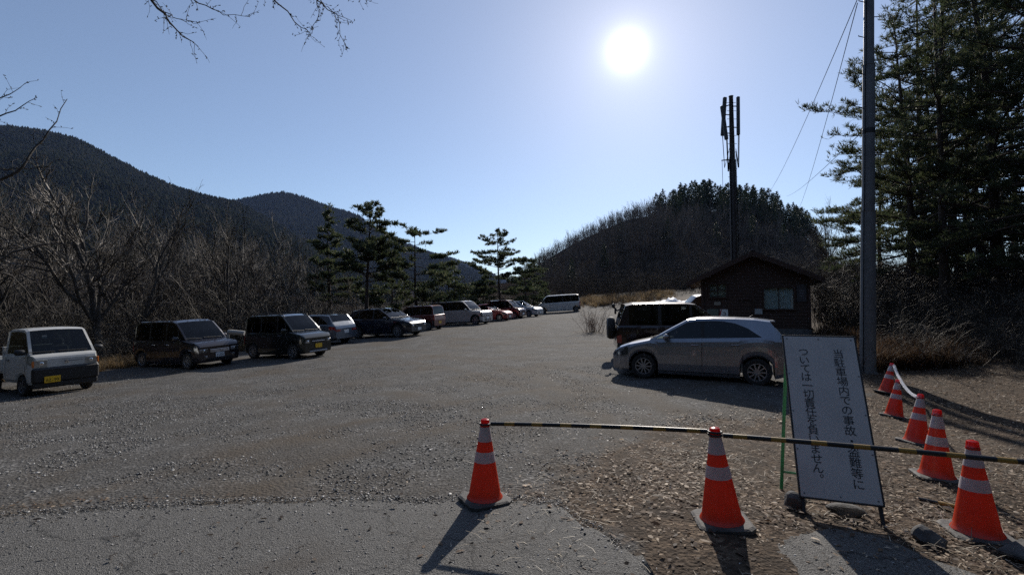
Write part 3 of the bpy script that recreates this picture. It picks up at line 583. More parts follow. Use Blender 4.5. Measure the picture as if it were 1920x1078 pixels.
MB().bar((-.75, -.1, za(302)), (-.1, -.05, za(300)), .06, .06).build('side_arm', M['dark_steel'], am); MB().tube([(-.72, -.1, za(302)), (-.70, -.1, za(360))], .014, 5).build('hanging_rod', M['cable'], am)
for k in range(12): MB().tube([(-.3, -.02, ZT - .4 - k * .55), (.3, -.02, ZT - .4 - k * .55)], .014, 6).build('step_bolt', M['dark_steel'], am)
# ------------------------------------------------------------------ wooden hut
M['boards'] = mat('dark_brown_boards', (.066, .032, .020), .75, noise=((.038, .021, .014), 7, .35, .7), bump=.2, bscale=30); M['timber'] = mat('brown_timber', (.06, .027, .016), .7, noise=((.035, .017, .011), 9, .35, .7), bump=.2, bscale=30)
M['concrete'] = mat('concrete', (.15, .147, .142), .9, noise=((.10, .097, .094), 5, .35, .7), bump=.3, bscale=30); M['roof_tin'] = mat('dark_roof_sheet', (.05, .035, .03), .45, .2, noise=((.035, .026, .024), 4, .4, .7)); M['soffit'] = mat('soffit_boards', (.32, .24, .17), .8, noise=((.25, .18, .13), 8, .4, .7))
M['pane_backing'] = mat('pale_backing', (.78, .79, .78), .8, bump=.5, bscale=6); M['room'] = mat('dim_room', (.06, .045, .035), .9)
RX = 11.05; HX0, HX1, HY0, HY1 = RX - 2.22, RX + 2.26, 22.0, 26.2; hz = gz(11, 22) - .05; HROT = R(-24)
def hx(px):
    r = (px - CX) / F_PX; a = (22 * r - RX) / (math.cos(HROT) - math.sin(HROT) * r); return RX + a
def hzz(px, py): return at(px, py, 22 + math.sin(HROT) * (hx(px) - RX)).z - hz
_c, _s = math.cos(HROT), math.sin(HROT)
ht = empty('hut', (RX - (RX * _c - 22 * _s), 22 - (RX * _s + 22 * _c), hz), (0, 0, HROT)); tag(ht, 'small dark brown wooden hut with gable roof and concrete footing', 'hut')
EZ = at(1412, 523, 22).z - hz; RZ = at(1412, 480, 22).z - hz; FZ = .42
MB().box(((HX0 + HX1) / 2, (HY0 + HY1) / 2, FZ / 2 - .1), (HX1 - HX0 + .06, HY1 - HY0 + .06, FZ + .2), None, .01).build('footing', M['concrete'], ht)
def wall_front():
    """horizontal weatherboards with openings left out"""
    m = MB(); z = FZ; bh_ = .145; op = [(hx(1331), hx(1361), hzz(1345, 557), hzz(1345, 533)), (hx(1433), hx(1488), hzz(1460, 579), hzz(1460, 540))]
    def half(zz): return (HX0, HX1) if zz <= EZ else (HX0 + (zz - EZ) / (RZ - EZ) * (RX - HX0), HX1 - (zz - EZ) / (RZ - EZ) * (HX1 - RX))
    while z < RZ - .05:
        z1 = min(z + bh_, RZ); cuts = sorted(set([z, z1] + [q for o_ in op for q in o_[2:] if z < q < z1]))
        for za_, zb_ in zip(cuts[:-1], cuts[1:]):
            zm = (za_ + zb_) / 2; xa, xb = half(za_); xc, xd = half(zb_); segs = [(xa, xb, xc, xd)]
            for o_ in op:
                if o_[2] - 1e-6 < zm < o_[3] + 1e-6:
                    ns = []
                    for s_ in segs:
                        ns.append((s_[0], o_[0], s_[2], o_[0]) if s_[0] < o_[0] < s_[1] else s_); 
                        if s_[0] < o_[0] < s_[1]: ns.append((o_[1], s_[1], o_[1], s_[3]))
                    segs = ns
            for s_ in segs:
                f0 = .022 * (1 - (za_ - z) / bh_); f1 = .022 * (1 - (zb_ - z) / bh_); y0 = HY0 - f0; y1 = HY0 - f1; yb = HY0 + .08
                m.add([(s_[0], y0, za_), (s_[1], y0, za_), (s_[3], y1, zb_), (s_[2], y1, zb_), (s_[0], yb, za_), (s_[1], yb, za_), (s_[3], yb, zb_), (s_[2], yb, zb_)], [(0, 1, 2, 3), (5, 4, 7, 6), (0, 4, 5, 1), (3, 2, 6, 7), (0, 3, 7, 4), (1, 5, 6, 2)])
        z = z1
    return m, op
mw, OP = wall_front(); mw.build('front_wall', M['boards'], ht)
sw = MB()
for x in (HX0, HX1):
    z = FZ; s_ = -1 if x == HX0 else 1
    while z < EZ - .01: z1 = min(z + .145, EZ); sw.box((x - s_ * .05, (HY0 + .085 + HY1) / 2, (z + z1) / 2), (.10, HY1 - HY0 - .09, z1 - z - .006)); z = z1
sw.box(((HX0 + HX1) / 2, HY1 - .04, (FZ + EZ) / 2), (HX1 - HX0 - .22, .08, EZ - FZ)); sw.build('side_wall', M['boards'], ht)
for x in (HX0 + .06, HX1 - .06): MB().box((x, HY0 - .045, (FZ + EZ) / 2), (.12, .05, EZ - FZ)).build('corner_post', M['timber'], ht)
MB().box((RX, HY0 - .045, FZ + .9), (.09, .05, 1.8)).build('door_post', M['timber'], ht)
# roof: two slabs with overhang
sl = (RZ - EZ) / (RX - HX0); sr = (RZ - EZ) / (HX1 - RX); OV, FRONT, BACK, TH = .62, .55, .5, .10
for nm, xe, sgn, slope in (('roof', HX0 - OV, -1, sl), ('roof', HX1 + OV * .75, 1, sr)):
    ze = RZ - slope * abs(xe - RX); v = []
    for y in (HY0 - FRONT, HY1 + BACK): v += [(RX, y, RZ + .06), (xe, y, ze + .06), (RX, y, RZ + .06 + TH), (xe, y, ze + .06 + TH)]
    MB().add(v, [(0, 1, 3, 2), (4, 6, 7, 5), (2, 3, 7, 6), (0, 4, 5, 1), (1, 5, 7, 3), (0, 2, 6, 4)]).build('roof', M['roof_tin'], ht)
    # rolled seams on the sheet and soffit boards under the overhang
    sm = MB()
    for k in range(9):
        y = HY0 - FRONT + .03 + k * (HY1 - HY0 + FRONT + BACK - .06) / 8; sm.bar((RX + sgn * .02, y, RZ + .06 + TH + .012), (xe - sgn * .01, y, ze + .06 + TH + .012), .03, .03)
    sm.build('roof_seam', M['roof_tin'], ht)
    so = MB(); v = [(RX + sgn * .02, HY0 - FRONT + .03, RZ + .045), (xe, HY0 - FRONT + .03, ze + .045), (RX + sgn * .02, HY1 + BACK - .03, RZ + .045), (xe, HY1 + BACK - .03, ze + .045)]
    so.add(v + [(a_, b_, c_ + .01) for a_, b_, c_ in v], [(0, 1, 3, 2), (4, 6, 7, 5), (0, 4, 5, 1), (2, 3, 7, 6), (0, 2, 6, 4), (1, 5, 7, 3)]); so.build('soffit', M['soffit'] if sgn < 0 else M['timber'], ht)
    bb = MB(); bb.bar((RX, HY0 - FRONT - .022, RZ + .06), (xe, HY0 - FRONT - .022, ze + .06), .04, .19); bb.build('barge_board', M['timber'], ht)
    mb_ = MB(); mb_.box((xe - sgn * .03, (HY0 + HY1) / 2, ze + .06), (.05, HY1 - HY0 + FRONT + BACK - .02, .13)); mb_.build('fascia', M['timber'], ht)
MB().bar((RX, HY0 - FRONT - .03, RZ + .20), (RX, HY1 + BACK, RZ + .20), .22, .05, bev=.02).build('ridge_cap', M['roof_tin'], ht)
def opening(o_, bars, name):
    x0, x1, z0, z1 = o_; f = MB(); t = .07
    f.box(((x0 + x1) / 2, HY0 - .035, z1 + t / 2), (x1 - x0 + 2 * t, .07, t)); f.box(((x0 + x1) / 2, HY0 - .045, z0 - t / 2), (x1 - x0 + 2 * t + .06, .09, t))
    for x in (x0 - t / 2, x1 + t / 2): f.box((x, HY0 - .035, (z0 + z1) / 2), (t, .07, z1 - z0))
    fo = f.build('window', M['timber'], ht)
    s_ = MB()
    for k in range(1, bars[0]): x = x0 + (x1 - x0) * k / bars[0]; s_.box((x, HY0 + .02, (z0 + z1) / 2), (.035, .03, z1 - z0))
    for k in range(1, bars[1]): z = z0 + (z1 - z0) * k / bars[1]; s_.box(((x0 + x1) / 2, HY0 + .021, z), (x1 - x0, .028, .03))
    if s_.v: s_.build('sash', M['timber'], fo)
    MB().box(((x0 + x1) / 2, HY0 + .045, (z0 + z1) / 2), (x1 - x0, .008, z1 - z0)).build('pane', M['clear'], fo); return fo
wl = opening(OP[0], (2, 2), 'window'); wr = opening(OP[1], (2, 1), 'window')
cu = MB(); n = 40; x0, x1, z0, z1 = OP[1]
for k in range(n + 1):
    x = x0 + (x1 - x0) * k / n; y = HY0 + .085 + .012 * math.sin(k * 1.9); cu.v += [(x, y, z0 - .05), (x, y, z1 + .05)]
cu.f = [(2 * k, 2 * k + 2, 2 * k + 3, 2 * k + 1) for k in range(n)]; cu.m = [0] * n; cu.build('pane_backing', M['pane_backing'], wr, 180)  # pale sheet added behind the pane, standing in for a whitish reflection
x0, x1, z0, z1 = OP[0]; MB().box(((x0 + x1) / 2, HY0 + .075, (z0 + z1) / 2), (x1 - x0 + .06, .01, z1 - z0 + .06)).build('daylight_sheet', mat('tan_daylight', (.62, .55, .44), .8, noise=((.30, .25, .19), 9, .45, .6)), wl)  # tan sheet added for daylight showing through the left window
# floor of the room
rb = MB(); rb.box(((HX0 + HX1) / 2, HY0 + 2.2, FZ + .04), (HX1 - HX0 - .25, 4.1, .06)); rb.build('floor_boards', M['room'], ht)
sg = MB(); sg.box((hx(1353), HY0 - .05, hzz(1355, 591)), (.30, .02, .40)); 
def paper(name, px, py, w, h, m, y=-.04):
    return MB().box((hx(px), HY0 + y, hzz(px, py)), (w, .012, h)).build(name, m, ht)
paper('notice', 1345, 569, .28, .16, mat('grey_notice', (.30, .27, .22), .8)); paper('notice', 1336, 588, .5, .42, mat('green_notice', (.12, .16, .13), .7)); 
wn = paper('warning_sign', 1357, 590, .34, .50, M['paper'], -.055)
tr = MB(); tr.add([(hx(1349), HY0 - .062, hzz(1355, 597)), (hx(1353), HY0 - .062, hzz(1355, 580)), (hx(1351), HY0 - .062, hzz(1355, 580)), (hx(1347), HY0 - .062, hzz(1355, 597)), ], [(0, 1, 2, 3)]); tr.build('red_edge', mat('sign_red', (.42, .02, .02), .5), wn)
mk = MB()
for k, (dx, dz, w_, h_) in enumerate(((-.02, .10, .12, .03), (.03, .03, .03, .12), (-.04, -.02, .10, .03), (.02, -.10, .13, .03), (-.05, -.14, .03, .08))): mk.box((hx(1358) + dx, HY0 - .063, hzz(1355, 590) + dz), (w_, .004, h_))
mk.build('sign_marks', M['ink'], wn)
paper('notice', 1421, 584, .34, .24, mat('pale_notice', (.42, .44, .43), .8)); bd = paper('sign_panel', 1503, 550, .36, .75, mat('dark_panel', (.05, .045, .05), .6)); 
for k in range(3): MB().box((hx(1503), HY0 - .05, hzz(1503, 545 + k * 5)), (.2, .006, .035)).build('text_line', mat('faded_paint', (.16, .16, .17), .8), bd)
ln = MB(); ln.bar((hx(1384), HY0 - .05, hzz(1355, 562)), (hx(1409), HY0 - .05, hzz(1355, 562)), .03, .05); ln.build('door_rail', M['timber'], ht)
# ------------------------------------------------------------------ vehicles
def lerp_prof(P, x): a = np.array(P, float); return float(np.interp(x, a[:, 0], a[:, 1]))
SIDE_F = [0, .10, .30, .55, .80, .93, 1.0]; SIDE_W = [.94, .982, 1.0, 1.0, .988, .972, .945]
class Car:
    def __init__(s, S):
        s.S = S; s.L = S['L']; s.W = S['W']; s.R = S['R']; s.Ra = S['R'] * 1.17
        s.top = S['top']; s.clear = S.get('clear', [(-s.L / 2, S['zc'] + .10), (-s.L / 2 + .3, S['zc'] + .02), (-s.L / 2 + .5, S['zc']), (s.L / 2 - .5, S['zc']), (s.L / 2 - .25, S['zc'] + .02), (s.L / 2, S['zc'] + .06)])
    def plan(s, x):
        ef, er = s.S.get('end', (.78, .84)); e = ef if x > 0 else er; n = s.S.get('round', .55); t = min(max((abs(x) - (s.L / 2 - n)) / n, 0), 1); return s.W / 2 * (1 - (1 - e) * t ** 2.6)
    def zb(s, x, arch=True):
        z = lerp_prof(s.clear, x)
        if arch:
            for xa in s.S['ax']:
                d = abs(x - xa)
                if d < s.Ra: z = max(z, s.R + math.sqrt(s.Ra ** 2 - d * d))
        return z
    def zt(s, x): return lerp_prof(s.top, x)
    def pt(s, x, f, sd, off=0.0, arch=False):
        z0, z1 = s.zb(x, arch), s.zt(x); w = float(np.interp(f, SIDE_F, SIDE_W)) * s.plan(x)
        return (x, sd * (w + off), z0 + f * (z1 - z0))
    def patch(s, mb, x0, x1, f0, f1, sd, off=.006, nx=6, nf=4, mi=0, skew=0.0):
        vs = []
        for j in range(nf + 1):
            for i in range(nx + 1):
                f = f0 + (f1 - f0) * j / nf; vs.append(s.pt(x0 + (x1 - x0) * i / nx + skew * j / nf, f, sd, off))
        mb.add(vs, [(j * (nx + 1) + i, j * (nx + 1) + i + 1, (j + 1) * (nx + 1) + i + 1, (j + 1) * (nx + 1) + i) for j in range(nf) for i in range(nx)], mi)
def make_wheel(Rw, wd, rim_m, spokes, parent, pos, sd):
    w = empty('wheel', pos); w.parent = parent
    Rx = Matrix.Rotation(R(90), 4, 'X'); rr = Rw * .66
    MB().lathe([(rr, -wd * .42), (Rw * .80, -wd * .5), (Rw * .95, -wd * .46), (Rw, -wd * .34), (Rw, wd * .34), (Rw * .95, wd * .46), (Rw * .80, wd * .5), (rr, wd * .42), (rr * .96, 0), (rr, -wd * .42)], 30, Rx).build('tyre', M['rubber'], w, 40)
    m = MB(); y = sd * wd * .40
    m.lathe([(rr * 1.0, wd * .43), (rr * .93, wd * .44), (rr * .90, wd * .36), (rr * .88, 0)], 30, Rx); m.lathe([(rr * 1.0, -wd * .43), (rr * .93, -wd * .44), (rr * .90, -wd * .36), (rr * .88, 0)], 30, Rx)
    for k in range(spokes):
        a = 2 * math.pi * k / spokes; r0, r1 = rr * .14, rr * .93; hw0, hw1 = (.015, .017) if spokes > 7 else (.028, .036)
        ca, sa = math.cos(a), math.sin(a); P = lambda r_, t_, yy: (r_ * ca - t_ * sa, yy, r_ * sa + t_ * ca)
        v = [P(r0, -hw0, y), P(r0, hw0, y), P(r1, hw1, y * .95), P(r1, -hw1, y * .95), P(r0, -hw0, y - sd * .03), P(r0, hw0, y - sd * .03), P(r1, hw1, y - sd * .04), P(r1, -hw1, y - sd * .04)]
        m.add(v, [(0, 1, 2, 3), (7, 6, 5, 4), (0, 4, 5, 1), (1, 5, 6, 2), (2, 6, 7, 3), (3, 7, 4, 0)])
    m.lathe([(0, y), (rr * .16, y), (rr * .20, y - sd * .02)], 16, Matrix.Rotation(R(-90), 4, 'X'))
    m.build('rim', rim_m, w, 40)
    MB().lathe([(0, 0), (rr * .89, 0)], 24, Rx).build('brake_disc', M['under'], w)
    return w
def make_car(name, label, cat, S, group='vehicles parked on the gravel lot'):
    C = Car(S); L, W = S['L'], S['W']; root = empty(name); tag(root, label, cat, group)
    pm = S['paint']; xrb, xfb = S['cabin']
    xs = set(np.round(np.linspace(-L / 2, L / 2, 34), 3)) | {x for x, _ in S['top']} | {-L / 2 + .03, L / 2 - .03, -L / 2 + .08, L / 2 - .08, xrb, xfb, L / 2 - .15, -L / 2 + .15}
    for d in S['doors']: xs |= {d[0], d[1]}
    for xa in S['ax']: xs |= set(xa + C.Ra * np.cos(np.linspace(0, math.pi, 19)) * .9999) | {xa + C.Ra * 1.002, xa - C.Ra * 1.002}
    xs = sorted(x for x in xs if -L / 2 <= x <= L / 2); xs = [x for i, x in enumerate(xs) if i == 0 or x - xs[i - 1] > 1e-4]
    nr = len(SIDE_F); parts = {}
    def P(k):
        if k not in parts: parts[k] = MB()
        return parts[k]
    rows = {sd: [[C.pt(x, f, sd, 0, True) for f in SIDE_F] for x in xs] for sd in (1, -1)}
    def topi(x, sd):
        cr = S.get('crown', .03) * min(1.0, max(0.0, (L / 2 - abs(x)) / .25)); w = C.plan(x); z = C.zt(x); return [(x, sd * .80 * w, z + cr * .6), (x, sd * .42 * w, z + cr * .95), (x, 0, z + cr)]
    for i in range(len(xs) - 1):
        xm = (xs[i] + xs[i + 1]) / 2; arch = any(abs(xm - xa) < C.Ra for xa in S['ax']); nearch = any(abs(xm - xa) < C.Ra + .06 for xa in S['ax'])
        for sd in (1, -1):
            a, b = rows[sd][i], rows[sd][i + 1]
            for r in range(nr - 1):
                k = 'body'
                if S.get('clad') and (r == 0 or (r == 1 and S['clad'] > 1)): k = ('cladding', sd)
                if abs(xm) > L / 2 - .16 and S.get('black_bumper') and r <= 2: k = 'bumper'
                if k == 'body' and r >= 1:
                    for di, d in enumerate(S['doors']):
                        if d[0] < xm < d[1]: k = ('door', di, sd)
                q = [a[r], b[r], b[r + 1], a[r + 1]]; P(k).add(q if sd < 0 else q[::-1], [(0, 1, 2, 3)])
            q = [a[0], b[0], (xs[i + 1], 0, b[0][2]), (xs[i], 0, a[0][2])]; P('underbody').add(q, [(0, 1, 2, 3)])
            if not (xrb < xm < xfb):
                ta = [a[-1]] + topi(xs[i], sd); tb = [b[-1]] + topi(xs[i + 1], sd)
                for r in range(3): P('hood' if xm > 0 and S.get('hood', True) else 'body').add([ta[r], tb[r], tb[r + 1], ta[r + 1]], [(0, 1, 2, 3)])
    for e in (0, -1):
        x = xs[e]; lp = [p for p in rows[1][e]] + topi(x, 1)[:2] + [topi(x, 1)[2]] + topi(x, -1)[:2][::-1] + [p for p in rows[-1][e]][::-1]
        P('body').add(lp, [tuple(range(len(lp)))])
    # greenhouse
    G = S['roof']; H = max(g[1] for g in G); pil = S['pillars']
    cutx = sorted({v for p_ in pil for v in p_}); pts = []
    for (p0, p1, tg) in [(G[i], G[i + 1], G[i][2]) for i in range(len(G) - 1)]:
        ts = set(np.linspace(0, 1, max(2, int(math.hypot(p1[0] - p0[0], p1[1] - p0[1]) / .12) + 1)))
        for cx_ in cutx:
            if p0[0] < cx_ < p1[0]: ts.add((cx_ - p0[0]) / (p1[0] - p0[0]))
        for t in sorted(ts):
            if t < 1 - 1e-6: pts.append((p0[0] + (p1[0] - p0[0]) * t, p0[1] + (p1[1] - p0[1]) * t, tg))
    pts.append((G[-1][0], G[-1][1], G[-1][2])); tum = S.get('tum', .15); wt = S.get('wtop')
    colm = {1: [], -1: []}
    for (x, z, tg) in pts:
        zt = C.zt(x); z = max(z, zt + .002); fr = min(max((z - zt) / (H - zt), 0), 1); yb = C.plan(x) * SIDE_W[-1]; ye = yb * (1 - tum * fr)
        zB = min(z, zt + .025); zC = z - .055
        if wt: zC = min(zC, lerp_prof(wt, x))
        zC = min(max(zC, zB), z); yy = lambda zz: yb + (ye - yb) * ((zz - zt) / max(1e-4, z - zt))
        k = min(1, fr * 4)
        for sd in (1, -1): colm[sd].append([(x, sd * yb, zt), (x, sd * yy(zB), zB), (x, sd * yy(zC), zC), (x, sd * ye, z), (x, sd * max(0, ye - .06), z + .018 * k), (x, sd * ye * .5, z + .034 * k), (x, 0, z + .04 * k)])
    wr_, wf_ = S['win']
    for i in range(len(pts) - 1):
        xm = (pts[i][0] + pts[i + 1][0]) / 2; tg = pts[i + 1][2] if False else pts[i][2]
        for sd in (1, -1):
            a, b = colm[sd][i], colm[sd][i + 1]
            inp = any(p_[0] - 1e-6 < xm < p_[1] + 1e-6 for p_ in pil)
            for r in range(6):
                k = 'body'
                if r == 1:
                    if wr_ < xm < wf_ and not inp: k = ('window', sum(1 for p_ in pil if p_[1] <= xm), sd)
                    elif wr_ < xm < wf_: k = 'pillar'
                elif r >= 3:
                    if tg == 'roof': k = 'roof_panel'
                    elif tg == 'wind': k = 'windshield' if r >= 4 else ('body')
                    elif tg == 'rear' and pts[i][1] > S.get('rear_glass_z', 0): k = 'rear_window' if r >= 4 else 'body'
                q = [a[r], b[r], b[r + 1], a[r + 1]]
                P(k).add(q if sd < 0 else q[::-1], [(0, 1, 2, 3)])
    for k, mb in parts.items():
        if k == 'body': mb.build('body', pm, root, 35)
        elif k in ('hood',): mb.build('hood', pm, root, 35)
        elif k == 'roof_panel': mb.build('roof', S.get('roof_paint', pm), root, 35)
        elif k in ('windshield', 'rear_window'): mb.build(k, M['glass'] if k == 'windshield' or not S.get('privacy') else M['dark_glass'], root, 35)
        elif k in ('underbody',): mb.build('underbody', M['under'], root)
        elif k == 'pillar': mb.build('pillar', S.get('pillar_mat', M['black_plastic']), root)
        elif k == 'bumper' or k[0] == 'cladding': mb.build('bumper' if k == 'bumper' else 'cladding', M['black_plastic'], root, 35)
        elif k[0] == 'window': mb.build('side_window', M['dark_glass'] if (S.get('privacy') and k[1] < len(pil)) else M['glass'], root, 35)
        elif k[0] == 'door':
            d = mb.build('door', pm, root, 35); dx0, dx1 = S['doors'][k[1]]; sd = k[2]; hx = (dx0 + .16) if not S.get('handle_front') or k[1] else dx1 - .16
            p_ = C.pt(hx, S.get('handle_f', .84), sd, .012); MB().box(p_, (.17, .03, .028), None, .01).build('handle', S.get('handle_mat', pm), d)
    sm = MB()
    for d in S['doors']:
        for x in d:
            for sd in (1, -1):
                f0 = .08; C.patch(sm, x - .006, x + .006, f0, .99, sd, .002, 1, 8)
    for sd in (1, -1):
        for d in S['doors']: C.patch(sm, d[0], d[1], .085, .10, sd, .003, 6, 1)
    for sd in (1, -1): C.patch(sm, xfb - .05, xfb - .038, .5, .99, sd, .002, 1, 4)
    sm.build('door_seam', M['seam'], root)
    # inside
    for xx in S.get('seats', []):
        for sd in (1, -1):
            st = MB(); zf = C.zb(xx, False) + .22; st.box((xx, sd * W * .21, zf + .10), (.5, .5, .16), None, .05); st.bar((xx - .2, sd * W * .21, zf + .15), (xx - .36, sd * W * .21, zf + .68), .46, .13, 0, .05); st.box((xx - .39, sd * W * .21, zf + .80), (.10, .26, .17), None, .04); st.build('seat', M['seat'], root)
    dz = C.zt(xfb - .1); da = MB(); da.box((xfb - .22, 0, dz - .12), (.42, W * .82, .22), None, .06)
    da.build('dashboard', M['black_plastic'], root)
    wh = MB(); sw = S.get('seats', [0])[0] + .38; ring = [(sw + .10 - .05 * math.sin(t), -W * .21 + .17 * math.cos(t), dz - .02 + .16 * math.sin(t)) for t in np.linspace(0, 6.283, 19)]; wh.tube(ring, .014, 6, False); wh.build('steering_wheel', M['black_plastic'], root)
    # wheels
    for xa in S['ax']:
        for sd in (1, -1): make_wheel(S['R'], S.get('ww', .18), S.get('rim', M['alloy']), S.get('spokes', 10), root, (xa, sd * (W / 2 - S.get('ww', .18) / 2 - .015), S['R']), sd)
    # lamps
    x = L / 2; hf = S.get('hl', (.42, .62, .86)); tl = S.get('tl', (.22, .60, .95)); pw = C.plan(x)
    for sd in (1, -1):
        m = MB(); C.patch(m, x - hf[0], x - .001, hf[1], hf[2], sd, .006, 8, 3, 0, -S.get('hl_skew', .06))
        z0 = C.zb(x, False) + hf[1] * (C.zt(x) - C.zb(x, False)); z1 = C.zb(x, False) + hf[2] * (C.zt(x) - C.zb(x, False)); ww_ = pw * S.get('hl_in', .38)
        m.box((x + .004, sd * (pw * .97 - ww_ / 2), (z0 + z1) / 2), (.02, ww_, z1 - z0), None, .008); h_ = m.build('headlight', S.get('lamp', M['lamp']), root, 40)
        b = MB(); b.lathe([(.0, .016), (.045, .014), (.055, .005)], 16, Matrix.Translation((x, sd * (pw * .97 - ww_ * .5), (z0 + z1) / 2)) @ Matrix.Rotation(R(90), 4, 'Y')); b.build('bulb_ring', M['chrome'], h_, 60)
        m = MB(); C.patch(m, -x + .001, -x + tl[0], tl[1], tl[2], sd, .006, 6, 3); pr = C.plan(-x)
        z0 = C.zb(-x, False) + tl[1] * (C.zt(-x) - C.zb(-x, False)); z1 = C.zb(-x, False) + tl[2] * (C.zt(-x) - C.zb(-x, False)); ww_ = pr * S.get('tl_in', .2)
        m.box((-x - .004, sd * (pr * .97 - ww_ / 2), (z0 + z1) / 2), (.02, ww_, z1 - z0), None, .008); m.build('taillight', M['red_lamp'], root, 40)
        mx = S.get('mirror_x', xfb - .35); mz = C.zt(mx) + .07
        mr = MB(); mr.box((mx, sd * (W / 2 + .09), mz), (.13, .22, .15), None, .045); mr.box((mx + .01, sd * (W / 2 - .02), mz - .05), (.06, .12, .04), None, .01); mr.build('mirror', S.get('mirror_mat', pm), root, 60)
    g = S.get('grille', (.30, .50, .62)); z0 = C.zb(x, False); zz = C.zt(x) - z0; gr = MB()
    gr.box((x + .006, 0, z0 + zz * (g[1] + g[2]) / 2), (.016, pw * 2 * g[0] * 1.6, zz * (g[2] - g[1])), None, .006); go = gr.build('grille', M['black_plastic'], root)
    if S.get('grille_chrome'):
        gc = MB()
        for k in range(S['grille_chrome']): gc.box((x + .018, 0, z0 + zz * (g[1] + (g[2] - g[1]) * (k + .5) / S['grille_chrome'])), (.014, pw * 2 * g[0] * 1.6, .022), None, .005)
        gc.build('chrome_bar', M['chrome'], go)
    if S.get('intake', True):
        MB().box((x + .005, 0, z0 + zz * .17), (.014, pw * 1.3, zz * .16), None, .006).build('air_intake', M['black_plastic'], root)
    def plate(xp, zp, m_, text, yaw_sign, yo=0):
        o = MB().box((xp, yo, zp), (.012, .33, .165), None, .004).build('licence_plate', m_, root)
        if text:
            l = MB(); xo = -.135
            for i, ch in enumerate(text):
                vs, fs = txt_mesh(ch, .115)
                if vs:
                    cxx = (min(v.x for v in vs) + max(v.x for v in vs)) / 2; l.add([(xp + yaw_sign * .008, yo + yaw_sign * (v.x - cxx + xo + (i + .5) * .27 / len(text)), zp - .02 + v.y) for v in vs], fs)
            l.build('plate_number', M['plate_ink'], o)
        return o
    pf = S.get('plate_f', .34); plate(x + .022 + S.get('plate_off', 0), z0 + zz * pf, S.get('plate', M['plate_white']), S.get('plate_text', ''), 1, S.get('plate_y', 0))
    pr_ = S.get('plate_r', .45); plate(-x - .012, C.zb(-x, False) + pr_ * (C.zt(-x) - C.zb(-x, False)), S.get('plate', M['plate_white']), '', -1)
    wp = MB(); base = [g_ for g_ in G if True][-1]; t0 = G[-2]
    for y0, y1 in ((.35, -.12), (-.12, -.52)):
        f = lambda t, y: (base[0] + (t0[0] - base[0]) * t, y * W, base[1] + (t0[1] - base[1]) * t + .045)
        wp.tube([f(.02, y0), f(.10, y1 + .12), f(.12, y1 + .05)], .010, 5)
    wp.build('wiper', M['black_plastic'], root)
    if S.get('rails'):
        rl = MB()
        for sd in (1, -1):
            yr = sd * (C.plan(0) * .945 * (1 - tum) - .05); rp = [(x_, yr, lerp_prof([(g_[0], g_[1]) for g_ in G], x_) + dz_) for x_, dz_ in ((S['rails'][0], .02), (S['rails'][0] + .08, .07), ((S['rails'][0] + S['rails'][1]) / 2, .075), (S['rails'][1] - .08, .07), (S['rails'][1], .02))]; rl.tube(rp, .017, 8)
        rl.build('roof_rail', M['black_plastic'], root, 60)
    return root, C
def park(root, C, local, px_world, yaw_deg):
    """put the local ground point over a world point, heading yaw, and lie on the slope"""
    S = C.S; yaw = R(yaw_deg); c, s = math.cos(yaw), math.sin(yaw); ox = px_world[0] - (local[0] * c - local[1] * s); oy = px_world[1] - (local[0] * s + local[1] * c)
    w = lambda lx, ly: (ox + lx * c - ly * s, oy + lx * s + ly * c); hw = S['W'] / 2 - .1; a0, a1 = max(S['ax']), min(S['ax'])
    z = {(i, j): gz(*w(xa, j * hw)) for i, xa in enumerate((a0, a1)) for j in (1, -1)}
    pitch = -math.atan2((z[0, 1] + z[0, -1] - z[1, 1] - z[1, -1]) / 2, a0 - a1); roll = math.atan2((z[0, 1] + z[1, 1] - z[0, -1] - z[1, -1]) / 2, 2 * hw)
    zm = sum(z.values()) / 4 - math.tan(-pitch) * (a0 + a1) / 2
    root.location = (ox, oy, zm - .012); root.rotation_euler = (roll, pitch, yaw); return root

def spec(L, W, H, R_, ax, top, roof, cabin, doors, pillars, win, paint_, zc=.2, **k):
    d = dict(L=L, W=W, R=R_, ax=ax, top=top, roof=roof, cabin=cabin, doors=doors, pillars=pillars, win=win, paint=paint_, zc=zc); d.update(k); return d
def rf(*a):  # roof profile rear base -> windshield base; each point carries the tag of the stretch that starts there
    return list(a)
# --- silver hatchback (large, on the right)
P_silver = paint('silver_paint', (.30, .31, .345), .7, .30)
fit = spec(4.0, 1.695, 1.515, .305, (1.19, -1.34),
    [(-2.0, .90), (-1.97, 1.0), (-1.9, 1.06), (-1.5, 1.07), (-.6, 1.03), (.4, .985), (1.02, .955), (1.25, .90), (1.55, .83), (1.8, .745), (1.93, .675), (2.0, .60)],
    [(-1.93, 1.06, 'rear'), (-1.70, 1.33, 'rear'), (-1.62, 1.445, 'roof'), (-1.3, 1.485, 'roof'), (-.9, 1.50, 'roof'), (-.4, 1.505, 'roof'), (-.05, 1.492, 'roof'), (.17, 1.455, 'wind'), (.5, 1.27, 'wind'), (.8, 1.09, 'wind'), (1.04, .96, 'wind')],
    (-1.94, 1.03), [(-1.05, -.18), (-.18, .93)], [(-.235, -.15), (.55, .60)], (-1.45, .93), P_silver, .15,
    wtop=[(-1.5, 1.06), (-1.15, 1.30), (-.9, 1.40), (-.6, 1.45), (.5, 1.6)], hl=(.42, .64, .95), hl_in=.45, tl=(.12, .66, .93), tl_in=.3, seats=(.1, -.75), rim=M['alloy'], spokes=10, end=(.72, .84), tum=.20, mirror_x=.62, crown=.05, rear_glass_z=1.1, privacy=True, handle_f=.84, grille=(.28, .50, .64), plate_f=.40)
car, C = make_car('hatchback', 'silver hatchback seen from its side with ten-spoke wheels, behind the white sign', 'car', fit)
